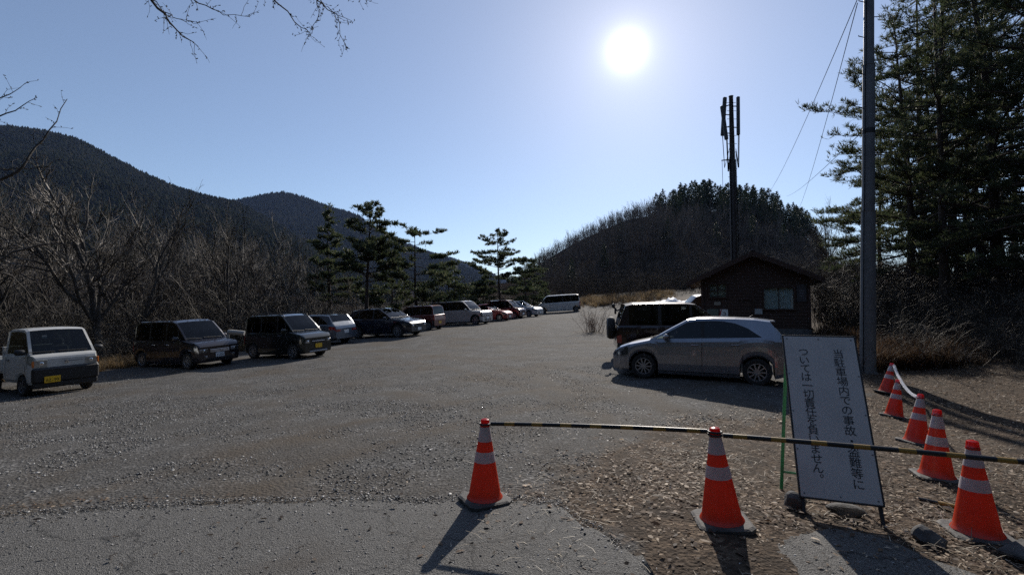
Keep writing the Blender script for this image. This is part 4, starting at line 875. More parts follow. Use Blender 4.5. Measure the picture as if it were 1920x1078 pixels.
park(car, C, (1.19, .84), (3.27, 12.05), 153.5)
MB().add([(.62, .70, 1.0), (.95, .55, .985), (.98, -.4, .985), (.62, -.5, 1.0), (.62, .70, 1.005), (.95, .55, .99), (.98, -.4, .99), (.62, -.5, 1.005)], [(0, 1, 2, 3), (7, 6, 5, 4), (0, 4, 5, 1), (1, 5, 6, 2), (2, 6, 7, 3), (3, 7, 4, 0)]).build('bright_view_sheet', M['paper'], car)  # white sheet added for bright ground seen through the quarter glass
an = MB().lathe([(.022, 0), (.018, .05), (.003, .09)], 8, Matrix.Translation((-1.2, 0, 1.52)) @ Matrix.Rotation(R(-45), 4, 'Y')).build('roof_antenna', M['black_plastic'], car, 60)
wpm = MB(); wpm.box((-1.62, 0, 1.45), (.22, 1.15, .035), None, .012); wpm.build('rear_spoiler', P_silver, car)
# --- off-road wagon with spare wheel
P_dkred = paint('dark_maroon_paint', (.022, .008, .008), .2, .3)
off = spec(4.65, 1.86, 1.88, .38, (1.45, -1.3),
    [(-2.325, 1.05), (-2.3, 1.12), (-2.2, 1.16), (-1, 1.16), (.6, 1.14), (.95, 1.13), (1.3, 1.10), (2.0, 1.02), (2.2, .94), (2.325, .85)],
    [(-2.26, 1.16, 'rear'), (-2.16, 1.50, 'rear'), (-2.05, 1.78, 'roof'), (-1.8, 1.835, 'roof'), (-1.0, 1.85, 'roof'), (-.2, 1.84, 'roof'), (.1, 1.81, 'wind'), (.5, 1.52, 'wind'), (.95, 1.14, 'wind')],
    (-2.28, .95), [(-.95, -.05), (-.05, .92)], [(-1.05, -.95), (-.09, -.01), (-2.02, -1.95)], (-1.95, .88), P_dkred, .30, clad=1, privacy=True, seats=(.2, -.7), hl=(.3, .6, .85), tl=(.14, .30, .62), spokes=6, end=(.86, .90), tum=.12, black_bumper=True, ww=.25)
car, C = make_car('offroad_wagon', 'dark maroon four-wheel-drive wagon with spare wheel on its tail, behind the silver hatchback', 'car', off)
park(car, C, (-2.325, -.93), (3.36, 15.35), -8)
sp = empty('spare_wheel', (-2.46, 0.05, 1.02), (0, 0, 0)); sp.parent = car
MB().lathe([(.0, -.13), (.25, -.13), (.34, -.11), (.375, -.05), (.38, .0), (.375, .07), (.33, .12), (.2, .13), (0, .13)], 32, Matrix.Rotation(R(90), 4, 'Y')).build('cover', M['rubber'], sp, 40)
MB().lathe([(.30, -.134), (.32, -.137), (.335, -.12)], 32, Matrix.Rotation(R(90), 4, 'Y')).build('trim_ring', M['steel_rim'], sp, 40)
mm = MB(); mm.box((-2.42, -.62, 1.78), (.10, .20, .16), None, .04); mm.tube([(-2.40, -.62, 1.74), (-2.30, -.60, 1.62), (-2.15, -.62, 1.70)], .03, 6); mm.box((-2.36, -.62, 1.62), (.06, .10, .22), None, .02); mm.build('rear_mirror', M['black_plastic'], car, 50)
# --- dark blue van beside the hut
P_navy = paint('dark_blue_paint', (.012, .02, .06), .2, .3)
P_white = paint('white_paint', (.5, .5, .5), .0, .35); P_black = paint('black_paint', (.012, .012, .013), .2, .28); P_pearl = paint('pearl_white_paint', (.48, .45, .43), .1, .35)
def boxvan(L, W, H, paint_, Rw=.28, nose=.55, **k):
    h = L / 2; d = dict(seats=(h - 1.45, h - 2.4), end=(.92, .95), round=.26, tum=.10, privacy=True, hl=(.32, .66, .92), tl=(.10, .45, .95), plate_f=.36)
    d.update(k); hz_ = d.pop('hoodz', .95); bz_ = d.pop('belt', 1.0)
    return spec(L, W, H, Rw, (h - .62, -h + .52),
        [(-h, bz_ - .02), (-h + .05, bz_ + .01), (-h + .2, bz_ + .02), (0, bz_), (h - nose - .1, hz_ + .03), (h - nose + .05, hz_), (h - .15, hz_ - .09), (h - .05, hz_ - .15), (h, hz_ - .22)],
        [(-h + .05, bz_, 'rear'), (-h + .09, bz_ + .35, 'rear'), (-h + .16, H - .13, 'roof'), (-h + .35, H - .06, 'roof'), (-.3, H - .045, 'roof'), (h - nose - .78, H - .055, 'roof'), (h - nose - .56, H - .12, 'wind'), (h - nose - .2, H - .45, 'wind'), (h - nose + .07, hz_ + .01, 'wind')],
        (-h + .05, h - nose + .06), [(-h + 1.12, -h + 1.95), (-h + 1.95, h - nose - .12)], [(-h + .98, -h + 1.06), (-h + 1.92, -h + 1.98), (h - nose - .40, h - nose - .36)], (-h + .2, h - nose - .02), paint_, .17, **d)
bv = boxvan(3.6, 1.6, 1.72, P_navy)
car, C = make_car('blue_car', 'dark blue car mostly hidden behind the left wall of the wooden hut', 'car', bv); pw_ = at(1273, 570, 29.5); park(car, C, (1.8, .8), (pw_.x, pw_.y), 172)
# --- kei truck
P_trk = paint('chalky_white_paint', (.55, .55, .52), .0, .42); P_trk.node_tree.nodes['Principled BSDF'].inputs['Coat Weight'].default_value = .35
trk = spec(1.62, 1.475, 1.77, .265, (.28,),
    [(-.81, 1.06), (-.6, 1.08), (.3, 1.08), (.55, 1.085), (.66, 1.07), (.745, 1.04), (.79, 1.0), (.81, .95)],
    [(-.79, 1.08, 'rear'), (-.77, 1.40, 'rear'), (-.72, 1.66, 'roof'), (-.55, 1.72, 'roof'), (-.2, 1.735, 'roof'), (.15, 1.72, 'roof'), (.27, 1.67, 'wind'), (.41, 1.44, 'wind'), (.55, 1.22, 'wind'), (.635, 1.085, 'wind')],
    (-.80, .63), [(-.58, .50)], [(.36, .40), (-.64, -.58)], (-.58, .56), P_trk, .36, clear=[(-.81, .36), (.3, .34), (.55, .32), (.81, .30)], seats=(-.1,), hl=(.20, .70, .98), hl_in=.36, hl_skew=.03, lamp=M['lamp_pale'], tl=(.01, .1, .12), end=(.90, .95), round=.22, tum=.12, spokes=5, rim=M['steel_rim'], ww=.15, grille=(.20, .02, .05), intake=False, plate=M['plate_yellow'], plate_text='62-99', plate_f=.20, plate_y=-.33, plate_off=.065, plate_r=.3, mirror_x=.50, mirror_mat=M['black_plastic'], handle_mat=M['black_plastic'], pillar_mat=M['black_plastic'], handle_f=.8, black_bumper=False, crown=.02)
car, C = make_car('kei_truck', 'small white cab-over truck with yellow plate at the left edge', 'truck', trk)
bp_ = MB(); bp_.box((.80, 0, .54), (.13, 1.43, .40), None, .05); bp_.box((.76, 0, .29), (.16, 1.36, .16), None, .03); bp_.build('front_bumper', M['black_plastic'], car)
em = MB()
for dy, dz_ in ((0, .03), (-.024, -.012), (.024, -.012)): em.add([(.828, dy, .85 + dz_ + .026), (.828, dy + .02, .85 + dz_), (.828, dy, .85 + dz_ - .026), (.828, dy - .02, .85 + dz_), (.815, dy, .85 + dz_ + .026), (.815, dy + .02, .85 + dz_), (.815, dy, .85 + dz_ - .026), (.815, dy - .02, .85 + dz_)], [(0, 3, 2, 1), (0, 1, 5, 4), (1, 2, 6, 5), (2, 3, 7, 6), (3, 0, 4, 7)])
em.build('emblem', M['chrome'], car)
mo = MB(); mo.box((.805, .14, .87), (.02, .42, .02), None, .006); mo.build('nose_strip', M['steel_rim'], car)
for sd in (1, -1): MB().box((.80, sd * .685, .84), (.03, .05, .16), None, .012).build('turn_signal', M['amber'], car)
bed = MB(); bed.box((-1.80, 0, .60), (1.94, 1.38, .06))
for sd in (1, -1): bed.box((-1.80, sd * .70, .78), (1.94, .04, .32), None, .01)
bed.box((-2.79, 0, .78), (.04, 1.44, .32), None, .01); bed.box((-.84, 0, .95), (.05, 1.40, .66), None, .01); bed.build('cargo_bed', P_trk, car)
MB().box((-1.75, 0, .44), (2.0, .7, .22)).build('chassis', M['under'], car)
for sd in (1, -1): make_wheel(.265, .15, M['steel_rim'], 5, car, (-1.62, sd * .60, .265), sd)
C.S['ax'] = (.28, -1.62); park(car, C, (.81, 0), (-11.9, 12.95), -25)
sk = MB(); sk.box((.36, -.30, 1.52), (.012, .10, .07)); sk.build('window_sticker', M['paper'], car)
# --- near minivan, dark plum
P_plum = paint('dark_plum_paint', (.022, .017, .024), .35, .28)
sol = boxvan(3.71, 1.625, 1.745, P_plum, .29, .72, hoodz=.99, belt=.98, grille=(.30, .60, .82), grille_chrome=3, plate_text='1-84', plate_f=.42, hl=(.50, .62, .86), hl_in=.40, handle_mat=M['chrome'], spokes=8)
car, C = make_car('minivan', 'dark plum compact minivan with chrome grille bars and white plate, beside the truck', 'car', sol)
park(car, C, (3.71 / 2 - .62, -.8), (-11.45, 17.0), -23)
MB().box((1.865, -.52, .40), (.02, .13, .10), None, .03).build('fog_lamp', M['lamp'], car); MB().box((1.865, .52, .40), (.02, .13, .10), None, .03).build('fog_lamp', M['lamp'], car)
# --- boxy black kei with roof rails, yellow plate
P_dkgreen = paint('black_green_paint', (.016, .02, .02), .3, .25)
hus = boxvan(3.395, 1.475, 1.76, P_dkgreen, .30, .62, hoodz=1.02, belt=1.02, plate=M['plate_yellow'], clad=1, rails=(-1.2, .55), grille=(.30, .66, .84), grille_chrome=1, hl=(.22, .66, .86), hl_in=.34, plate_f=.44, end=(.88, .92), spokes=8)
car, C = make_car('boxy_car', 'boxy black car with roof rails and a yellow plate, sun glinting on its hood', 'car', hus)
park(car, C, (3.395 / 2 - .62, -.74), (-8.48, 18.6), -25)
MB().box((1.70, 0, .27), (.05, .9, .07), None, .02).build('skid_plate', M['alloy'], car)
# --- hatch / SUV family
def hatch(L, W, H, paint_, Rw=.33, zc=.2, fo=.85, ro=.85, **k):
    h = L / 2; b = H * .635; d = dict(seats=(.05, -.85), privacy=True, hl=(.40, .68, .92), tl=(.35, .66, .96), plate_f=.36, tum=.20, rear_glass_z=b + .02); d.update(k); s = H / 1.55
    return spec(L, W, H, Rw, (h - fo, -h + ro),
        [(-h, b - .18), (-h + .04, b - .05), (-h + .12, b), (-h + .6, b + .05), (0, b - .0), (h - 1.25, b - .03), (h - .9, b - .07), (h - .4, b - .15), (h - .12, b - .24), (h, b - .34)],
        [(-h + .10, b, 'rear'), (-h + .32, b + .27 * s, 'rear'), (-h + .48, H - .11, 'roof'), (-h + .9, H - .06, 'roof'), (-.5, H - .04, 'roof'), (-.1, H - .05, 'roof'), (h - 2.05, H - .11, 'wind'), (h - 1.65, H - .34, 'wind'), (h - 1.2, b - .02, 'wind')],
        (-h + .10, h - 1.22), [(-h + 1.0, -.22), (-.22, h - 1.28)], [(-h + .98, -h + 1.04), (-.27, -.18), (h - 1.62, h - 1.57)], (-h + .45, h - 1.3), paint_, zc, wtop=[(-h + .4, b + .05), (-h + 1.0, H - .14), (0, H)], **d)
P_bluegrey = paint('blue_grey_paint', (.10, .125, .165), .4, .3)
car, C = make_car('crossover', 'blue-grey crossover parked nose in, showing its red tail lamps and white plate', 'car', hatch(4.46, 1.80, 1.60, P_bluegrey, .35, .22, clad=1, tl=(.35, .70, .90), tl_in=.42, plate_r=.66, spokes=5))
park(car, C, (-2.23, 0), (-8.55, 25.0), 158)
P_night = paint('midnight_blue_paint', (.012, .016, .032), .3, .25)
car, C = make_car('suv', 'midnight blue sport utility car facing right, with white front plate', 'car', hatch(4.54, 1.84, 1.69, P_night, .36, .22, clad=1, grille=(.32, .48, .80), hl=(.5, .66, .84), spokes=10, plate_f=.30))
park(car, C, (2.27 - .85, -.9), (-6.35, 26.7), -24)
P_red = paint('dark_red_paint', (.13, .022, .018), .25, .32)
car, C = make_car('wagon', 'dark red tall wagon parked nose in, next to the white minivan', 'car', boxvan(3.395, 1.475, 1.66, P_red, .28, .6, tl=(.08, .50, .98), tl_in=.16, plate_r=.30, plate=M['plate_yellow'], black_bumper=True))
park(car, C, (-1.70, 0), (-4.75, 32.0), 157)
car, C = make_car('white_minivan', 'white people carrier with its windshield shining, right of the dark red wagon', 'car', boxvan(4.79, 1.82, 1.87, P_pearl, .35, 1.05, hoodz=1.08, belt=1.12, clad=1, grille=(.36, .30, .84), grille_chrome=4, hl=(.30, .56, .90), hl_in=.24, spokes=6))
park(car, C, (4.79 / 2 - .62, -.9), (-2.75, 36.0), -24)
P_red2 = paint('bright_red_paint', (.28, .03, .03), .2, .32)
car, C = make_car('small_red_car', 'small red hatchback between the white people carrier and the darker red tall car', 'car', hatch(3.4, 1.475, 1.50, P_red2, .28, .16, fo=.65, ro=.6, seats=(.05, -.7)))
park(car, C, (1.7, 0), (-.15, 40.2), -26)
P_red3 = paint('wine_red_paint', (.09, .012, .014), .25, .3)
car, C = make_car('tall_red_car', 'wine red tall box car with dark side windows, third from the white van', 'car', boxvan(3.395, 1.475, 1.76, P_red3, .28, .62, hoodz=.98, grille=(.3, .55, .75)))
park(car, C, (1.7, 0), (1.05, 43.6), -26)
P_silver2 = paint('pale_silver_paint', (.55, .56, .57), .4, .3)
car, C = make_car('silver_compact', 'pale silver compact car at the far end of the row, beside the white van', 'car', hatch(4.0, 1.695, 1.60, P_silver2, .30, .16))
park(car, C, (2.0, 0), (2.75, 46.3), -30)
van = boxvan(4.70, 1.69, 1.98, P_white, .32, .42, hoodz=1.10, belt=1.14, end=(.88, .94), tum=.09, spokes=5, rim=M['steel_rim'], black_bumper=True)
car, C = make_car('white_van', 'white van seen from its side at the far end of the lot', 'van', van)
pv = at(1048.5, 586, 54); park(car, C, (0, 0), (pv.x, pv.y), 178)
# ------------------------------------------------------------------ plants
def bark(name, c, c2): return mat(name, c, .85, noise=(c2, 8, .35, .7), bump=.5, bscale=25, spec=.3)
M['bark_grey'] = bark('grey_bark', (.095, .085, .075), (.04, .035, .03)); M['twig'] = mat('lit_twig_bark', (.05, .042, .034), .7, noise=((.34, .305, .265), 1.0, .49, .68), spec=.25)  # pale twig colour paints in sunlit highlights
M['bark_pine'] = bark('pine_bark', (.075, .05, .036), (.035, .026, .02)); M['bramble'] = mat('lit_bramble_stems', (.045, .037, .028), .65, noise=((.32, .28, .225), 1.3, .5, .72), spec=.25)  # pale bramble colour stands for rim light on the stems
def needle_mat(name, a, b, c, trans=.25):
    return island_mat(name, [(0, a), (.6, b), (1, c)], .6, trans)
M['needles'] = needle_mat('pine_needles', (.034, .05, .024), (.066, .085, .04), (.14, .14, .075), .42)
M['needles_dark'] = needle_mat('conifer_needles', (.014, .024, .015), (.03, .045, .026), (.065, .075, .04), .2)
M['dry_grass'] = island_mat('dry_grass', [(0, (.10, .065, .03)), (.6, (.26, .18, .095)), (1, (.42, .33, .2))], .7, .35)
M['far_wood'] = island_mat('far_forest', [(0, (.008, .011, .008)), (.7, (.016, .019, .013)), (1, (.03, .028, .02))], 1.0)
M['far_wood'].node_tree.nodes['Principled BSDF'].inputs['Specular IOR Level'].default_value = 0.0
M['slope'] = mat('wooded_slope', (.02, .0165, .014), .95, noise=((.042, .034, .028), .12, .35, .7), spec=0.0)
def tubes_np(branches, k):
    """branches: list of (pts (n,3), radii (n)); batched by length"""
    Vs, Fs, base = [], [], 0; by = {}
    for p, r in branches: by.setdefault(len(p), []).append((p, r))
    ang = np.arange(k) * 2 * math.pi / k
    for n, L in by.items():
        P = np.array([b[0] for b in L], float); Rr = np.array([b[1] for b in L], float); B = len(L); d = P[:, -1] - P[:, 0]; d /= np.linalg.norm(d, axis=1, keepdims=True) + 1e-9
        ref = np.where(np.abs(d[:, 2:3]) < .9, np.array([[0, 0, 1.]]), np.array([[1., 0, 0]])); u = np.cross(d, ref); u /= np.linalg.norm(u, axis=1, keepdims=True); w = np.cross(d, u)
        V = P[:, :, None] + Rr[:, :, None, None] * (np.cos(ang)[None, None, :, None] * u[:, None, None] + np.sin(ang)[None, None, :, None] * w[:, None, None])
        i = np.arange(n - 1)[:, None]; j = np.arange(k)[None]; q = np.stack([i * k + j, i * k + (j + 1) % k, (i + 1) * k + (j + 1) % k, (i + 1) * k + j], -1).reshape(-1, 4)
        Vs.append(V.reshape(-1, 3)); Fs.append((q[None] + (np.arange(B) * n * k)[:, None, None]).reshape(-1, 4) + base); base += B * n * k
    return np.concatenate(Vs), np.concatenate(Fs)
def unit(v): return v / (np.linalg.norm(v) + 1e-9)
def grow(r, p, d, L, rad, lvl, maxl, out, nk, ang, up, wig=.12, tipr=.25):
    n = 6 if lvl < 2 else 4; pts = [p]; q = p; dd = d
    for i in range(n - 1):
        dd = unit(dd + r.normal(0, wig, 3) + np.array([0, 0, up])); q = q + dd * L / (n - 1); pts.append(q)
    pts = np.array(pts); rr = rad * np.linspace(1, tipr if lvl == maxl else .5, n); out.append((lvl, pts, rr))
    if lvl >= maxl: return
    c = nk[lvl]
    for i in range(c):
        t = (r.uniform(.25, .98) if lvl else r.uniform(.3, .98)) if i < c - 1 else 1.0; f = t * (n - 1); k = min(int(f), n - 2); b = pts[k] + (pts[k + 1] - pts[k]) * (f - k); ax = unit(pts[k + 1] - pts[k])
        s = unit(np.cross(ax, r.normal(0, 1, 3))); a = r.uniform(*ang) * (.35 if i == c - 1 else 1.0); nd = unit(ax * math.cos(a) + s * math.sin(a))
        grow(r, b, nd, L * r.uniform(.42, .72) * (1 - .25 * t) * (1.15 if i == c - 1 else 1), rad * (.62 - .2 * t if i < c - 1 else .5), lvl + 1, maxl, out, nk, ang, up, wig, tipr)
def bare_tree_data(seed, h, rad, nstem=1, maxl=4, nk=(7, 6, 5, 4), ang=(.45, 1.0), up=.06, trunk=.45, spread=.3):
    r = np.random.default_rng(seed); out = []
    for s in range(nstem):
        a = r.uniform(0, 6.28); d = unit(np.array([math.cos(a) * spread, math.sin(a) * spread, 1.0])) if nstem > 1 else unit(np.array([r.normal(0, .06), r.normal(0, .06), 1]))
        grow(r, np.array([0, 0, -.15]) + np.array([math.cos(a), math.sin(a), 0]) * (.15 if nstem > 1 else 0), d, h * trunk, rad * (1 if nstem == 1 else .7), 0, maxl, out, nk, ang, up)
    z = max(o[1][:, 2].max() for o in out)
    k = h / z
    return [(l, p * k, rr) for l, p, rr in out]
def bare_proto(seed, h, rad, minr=.004, **kw):
    D = bare_tree_data(seed, h, rad, **kw); big = [(p, rr) for l, p, rr in D if l <= 1]; small = [(p, np.maximum(rr, minr)) for l, p, rr in D if l > 1]
    V, Fq = tubes_np(big, 7); m1 = mesh_np('trunk', V, [Fq]); m1.materials.append(M['bark_grey']); m1.shade_smooth()
    V, Fq = tubes_np(small, 3); m2 = mesh_np('crown', V, [Fq]); m2.materials.append(M['twig']); return m1, m2
def place_tree(name, proto, loc, label, cat, group, rz=0, sc_=1.0, tilt=(0, 0)):
    o = empty(name, loc, (tilt[0], tilt[1], rz)); o.scale = (sc_,) * 3; tag(o, label, cat, group)
    for nm, me in zip(('trunk', 'crown'), proto):
        c = bpy.data.objects.new(nm, me); col.objects.link(c); c.parent = o
    return o
def tufts(C, D, r, nb, ln, wd, spread=.6):
    """needle sprays: nb thin blades at every centre, leaning round direction D"""
    n = len(C); d = D[:, None] + r.normal(0, spread, (n, nb, 3)); d /= np.linalg.norm(d, axis=2, keepdims=True); l = ln * r.uniform(.6, 1.2, (n, nb, 1)); s = np.cross(d, r.normal(0, 1, (n, nb, 3))); s /= np.linalg.norm(s, axis=2, keepdims=True) + 1e-9
    b = C[:, None] + d * 0; V = np.stack([b + s * wd * .6, b - s * wd * .6, b + d * l * .55 - s * wd, b + d * l, b + d * l * .55 + s * wd], 2).reshape(-1, 3); k = (np.arange(n * nb) * 5)[:, None]
    return V, np.concatenate([np.array([[0, 1, 2]]) + k, np.array([[0, 2, 3]]) + k, np.array([[0, 3, 4]]) + k])
def pine_proto(seed, h, rad, crown0=.35, spread=3.0, nbr=26, tuft_ln=.2, tuft_w=.012, nb=9, lean=.06, dens=1.0, flat=.0, irregular=.35, shape=.75):
    r = np.random.default_rng(seed); n = 9; t = np.linspace(0, 1, n); lx, ly = r.normal(0, lean, 2) * h; ph = r.uniform(0, 6, 2)
    tr = np.stack([lx * t ** 1.3 + np.sin(t * 4 + ph[0]) * .012 * h, ly * t ** 1.3 + np.sin(t * 5 + ph[1]) * .012 * h, t * h - .2 * (t == 0)], -1); tr[:, :2] -= tr[0, :2]
    wood = [(tr, rad * (1 - .88 * t))]; fine = []; C, D = [], []
    for i in range(nbr):
        f = crown0 + (1 - crown0) * ((i + r.uniform(.1, .9)) / nbr); k = min(int(f * (n - 1)), n - 2); b = tr[k] + (tr[k + 1] - tr[k]) * (f * (n - 1) - k); g = (f - crown0) / (1 - crown0)
        L = spread * (1 - g ** 1.6 * shape) * r.uniform(1 - irregular, 1 + irregular * .4) * min(1, .55 + g * 3); a = i * 2.4 + r.normal(0, .5); rise = (.25 * g - .10 + r.normal(0, .19)) * (1 - flat); d = np.array([math.cos(a), math.sin(a), rise]); pts = [b]; q = b; dd = d
        for j in range(5): dd = unit(dd + r.normal(0, .10, 3) + np.array([0, 0, .035])); q = q + dd * L / 5; pts.append(q)
        pts = np.array(pts); br = rad * .30 * (1 - .6 * g); wood.append((pts, br * np.linspace(1, .25, 6)))
        m = int(max(4, 13 * dens * L / spread))
        for s in range(m):
            tt = r.uniform(.30, 1.0) if s else 1.0; kk = min(int(tt * 5), 4); p = pts[kk] + (pts[kk + 1] - pts[kk]) * (tt * 5 - kk); side = unit(np.cross(dd, [0, 0, 1])) * r.choice([-1, 1]); d2 = unit(dd * .8 + side * r.uniform(.2, 1.0) + np.array([0, 0, r.uniform(-.05, .28)])); l2 = L * r.uniform(.16, .32) * (1.1 - .4 * tt)
            e = p + d2 * l2; mid = (p + e) / 2 + r.normal(0, .02, 3); fine.append((np.array([p, mid, e]), br * .3 * np.array([1, .7, .35])))
            nt_ = max(3, int(l2 / (tuft_ln * .30) * dens))
            for u in range(nt_):
                w = (u + 1) / nt_; c = p + (e - p) * w + r.normal(0, tuft_ln * .35, 3) * np.array([1, 1, .45]); C.append(c); D.append(unit(d2 * .5 + np.array([0, 0, .7])))
    # leader
    for u in range(14): C.append(tr[-1] + r.normal(0, .12, 3) * np.array([1, 1, 1.5])); D.append(np.array([0, 0, 1.]))
    V, Fq = tubes_np([w for w in wood], 7); m1 = mesh_np('trunk', V, [Fq]); m1.materials.append(M['bark_pine']); m1.shade_smooth()
    V2, F2 = tubes_np(fine, 3); V3, F3 = tufts(np.array(C), np.array(D), r, nb, tuft_ln, tuft_w)
    m2 = mesh_np('crown', np.concatenate([V2, V3]), [F2, F3 + len(V2)], np.concatenate([np.zeros(len(F2), int), np.ones(len(F3), int)])); m2.materials.append(M['bark_pine']); m2.materials.append(M['needles']); return m1, m2
# pines in the gap behind the row of cars
def pine(px, py_top, Y, label, group=None, seed=1, zbase=None, **kw):
    x = (px - CX) / F_PX * Y; zb = gz(x, Y) if zbase is None else zbase; h = at(px, py_top, Y).z - zb; pr = pine_proto(seed, h, kw.pop('rad', .013 * h + .05), **kw); return place_tree('pine_tree', pr, (x, Y, zb), label, 'pine tree', group)
G1 = 'pines standing behind the row of cars'
pine(688, 388, 34, 'tall pine with a straight dark trunk and dense top behind the midnight blue car', G1, 11, crown0=.40, spread=2.9, nbr=46, tuft_ln=.30, tuft_w=.026, nb=9, lean=.02, dens=1.25)
pine(618, 398, 38, 'narrow pine half hidden in front of the wooded mountain, left of the tall one', G1, 12, crown0=.25, spread=2.0, nbr=40, tuft_ln=.30, tuft_w=.026, lean=.02, dens=1.25, shape=.9)
pine(783, 436, 37, 'broad flat-topped pine with bare gaps and long level limbs behind the dark red wagon', G1, 15, crown0=.22, spread=4.0, nbr=26, tuft_ln=.30, tuft_w=.026, lean=.03, dens=1.25, flat=.5, irregular=.6, shape=.6)
pine(938, 437, 52, 'layered pine against the pale sky, left of the white van', G1, 19, crown0=.20, spread=4.8, nbr=37, tuft_ln=.30, tuft_w=.026, lean=.03, dens=1.25, flat=.3, irregular=.5)
pine(985, 488, 58, 'small dark pine between the layered pine and the wooded hill', G1, 20, crown0=.1, spread=2.2, nbr=34, tuft_ln=.30, tuft_w=.026, lean=.02)
pine(1000, 500, 62, 'low round pine directly behind the white van', G1, 21, crown0=.08, spread=2.4, nbr=31, tuft_ln=.30, tuft_w=.026, lean=.02)
pine(845, 505, 42, 'low bushy pine behind the white people carrier', G1, 22, crown0=.08, spread=2.6, nbr=34, tuft_ln=.30, tuft_w=.026, lean=.04)
pine(735, 500, 39, 'low spreading pine between the two tall pines', G1, 23, crown0=.08, spread=2.8, nbr=31, tuft_ln=.30, tuft_w=.026, lean=.04)
pine(905, 520, 50, 'short pine at the foot of the layered pine', G1, 24, crown0=.05, spread=2.2, nbr=27, tuft_ln=.30, tuft_w=.026, lean=.04)
# big pines on the right: three grown once, then copied at other sizes and turns
G2 = 'tall pines at the right edge of the lot'
BP = [pine_proto(31, 13, .17, crown0=.16, spread=4.2, nbr=60, tuft_ln=.24, tuft_w=.011, nb=9, lean=.03, dens=.95, irregular=.75, shape=.70), pine_proto(32, 15, .19, crown0=.20, spread=3.6, nbr=64, tuft_ln=.24, tuft_w=.011, nb=9, lean=.05, dens=.95, irregular=.75), pine_proto(35, 17, .20, crown0=.18, spread=4.0, nbr=66, tuft_ln=.24, tuft_w=.011, nb=9, lean=.03, dens=.95, irregular=.75)]
for k, px, py, Y, rz, lab in ((0, 1705, 45, 21, .4, 'leftmost tall pine behind the utility pole, its low limbs reaching past the pole'), (1, 1772, -40, 19, 0, 'tall pine with a leaning trunk, next to the leftmost tall pine'), (2, 1812, -150, 22.5, 1, 'tall straight pine in the middle of the right-hand stand'),
        (1, 1868, -190, 19.5, 2.2, 'dark tall pine second from the right edge of the view'), (2, 1925, -240, 17.5, 3.9, 'tall pine cut off by the right edge of the view'), (0, 1760, 95, 28, 2.5, 'thin pine standing farther back between the two leftmost tall trunks'), (1, 1845, 20, 29, 4.2, 'pine deep in the stand behind the nearer trunks'), (0, 1655, 250, 27, 5.3, 'shorter pine directly behind the utility pole'), (2, 1900, 60, 32, 5, 'pine deepest in the stand, filling the right edge'), (1, 1740, -20, 26, 3.3, 'pine behind the leaning trunk, its top lost in the other crowns'), (2, 1890, -100, 24, 1.7, 'pine filling the gap behind the dark tall pine'), (0, 1830, 60, 24, 4.4, 'lower pine in the middle of the stand'),
        (0, 1985, -120, 15.8, .9, 'pine just outside the right edge whose limbs reach into the view')):
    x = (px - CX) / F_PX * Y; zb = gz(x, Y); h = at(px, py, Y).z - zb; place_tree('pine_tree', BP[k], (x, Y, zb), lab, 'pine tree', G2, rz, h / (13, 15, 17)[k])
# leafless trees, left
G3 = 'leafless trees on the left bank'
bp = [bare_proto(41, 7.5, .09, nk=(7, 6, 5, 4), maxl=4, ang=(.3, .8), up=.12), bare_proto(42, 7.0, .08, nstem=2, nk=(5, 6, 5, 4), maxl=4, ang=(.3, .8), up=.12), bare_proto(43, 6.5, .07, nstem=3, nk=(4, 5, 5, 4), maxl=4, spread=.45), bare_proto(44, 8.0, .09, nk=(8, 6, 5, 4), maxl=4, ang=(.3, .8), up=.1)]
big = bare_proto(50, 8.4, .15, nk=(9, 8, 6, 5), maxl=4, trunk=.34, ang=(.4, 1.05), up=.09, minr=.005)
x = (205 - CX) / F_PX * 19.5; place_tree('bare_tree', big, (x, 19.5, gz(x, 19.5)), 'big forked leafless tree between the white truck and the plum minivan', 'bare tree', G3, 1.0)
SPOT = [(30, 23, 0, 1.15), (95, 26, 1, 1.15), (140, 30, 3, 1.1), (-40, 20, 3, 1.0), (270, 25, 2, .95), (310, 29, 1, 1.1), (345, 33, 3, 1.0), (380, 28, 0, .85), (400, 34, 3, 1.05), (430, 31, 2, .95), (470, 35, 1, 1.0), (500, 32, 0, .75), (520, 38, 2, .95), (555, 36, 1, .8), (590, 40, 0, .75), (240, 32, 3, 1.15), (180, 34, 0, 1.25), (60, 33, 2, 1.4), (0, 29, 1, 1.2), (-90, 25, 0, 1.1), (640, 44, 2, .8), (720, 46, 0, .7), (660, 38, 1, .6), (800, 50, 2, .75), (870, 55, 1, .7)]
for k in range(34): SPOT.append((random.uniform(-60, 640), random.uniform(20, 44), random.randrange(4), random.uniform(.8, 1.25) * (1.0 if k % 3 else 1.2)))
SPOT = [q for q in SPOT if side_dist(LOT_EDGE, np.array([(q[0] - CX) / F_PX * q[1]]), np.array([q[1]]))[0] < -1]
for i, (px, Y, k, s) in enumerate(SPOT):
    x = (px - CX) / F_PX * Y; s = min(s * 1.2, (at(px, (295 if px < 380 else 350 if px < 560 else 430) + random.uniform(-12, 45), Y).z - gz(x, Y)) / (7.5, 7.0, 6.5, 8.0)[k])
    place_tree('bare_tree', bp[k], (x, Y, gz(x, Y) - .1), 'leafless grey tree in the thicket behind the parked cars', 'bare tree', G3, i * 1.3, s, (random.gauss(0, .06), random.gauss(0, .06)))
G4 = 'leafless trees among the right-hand pines'
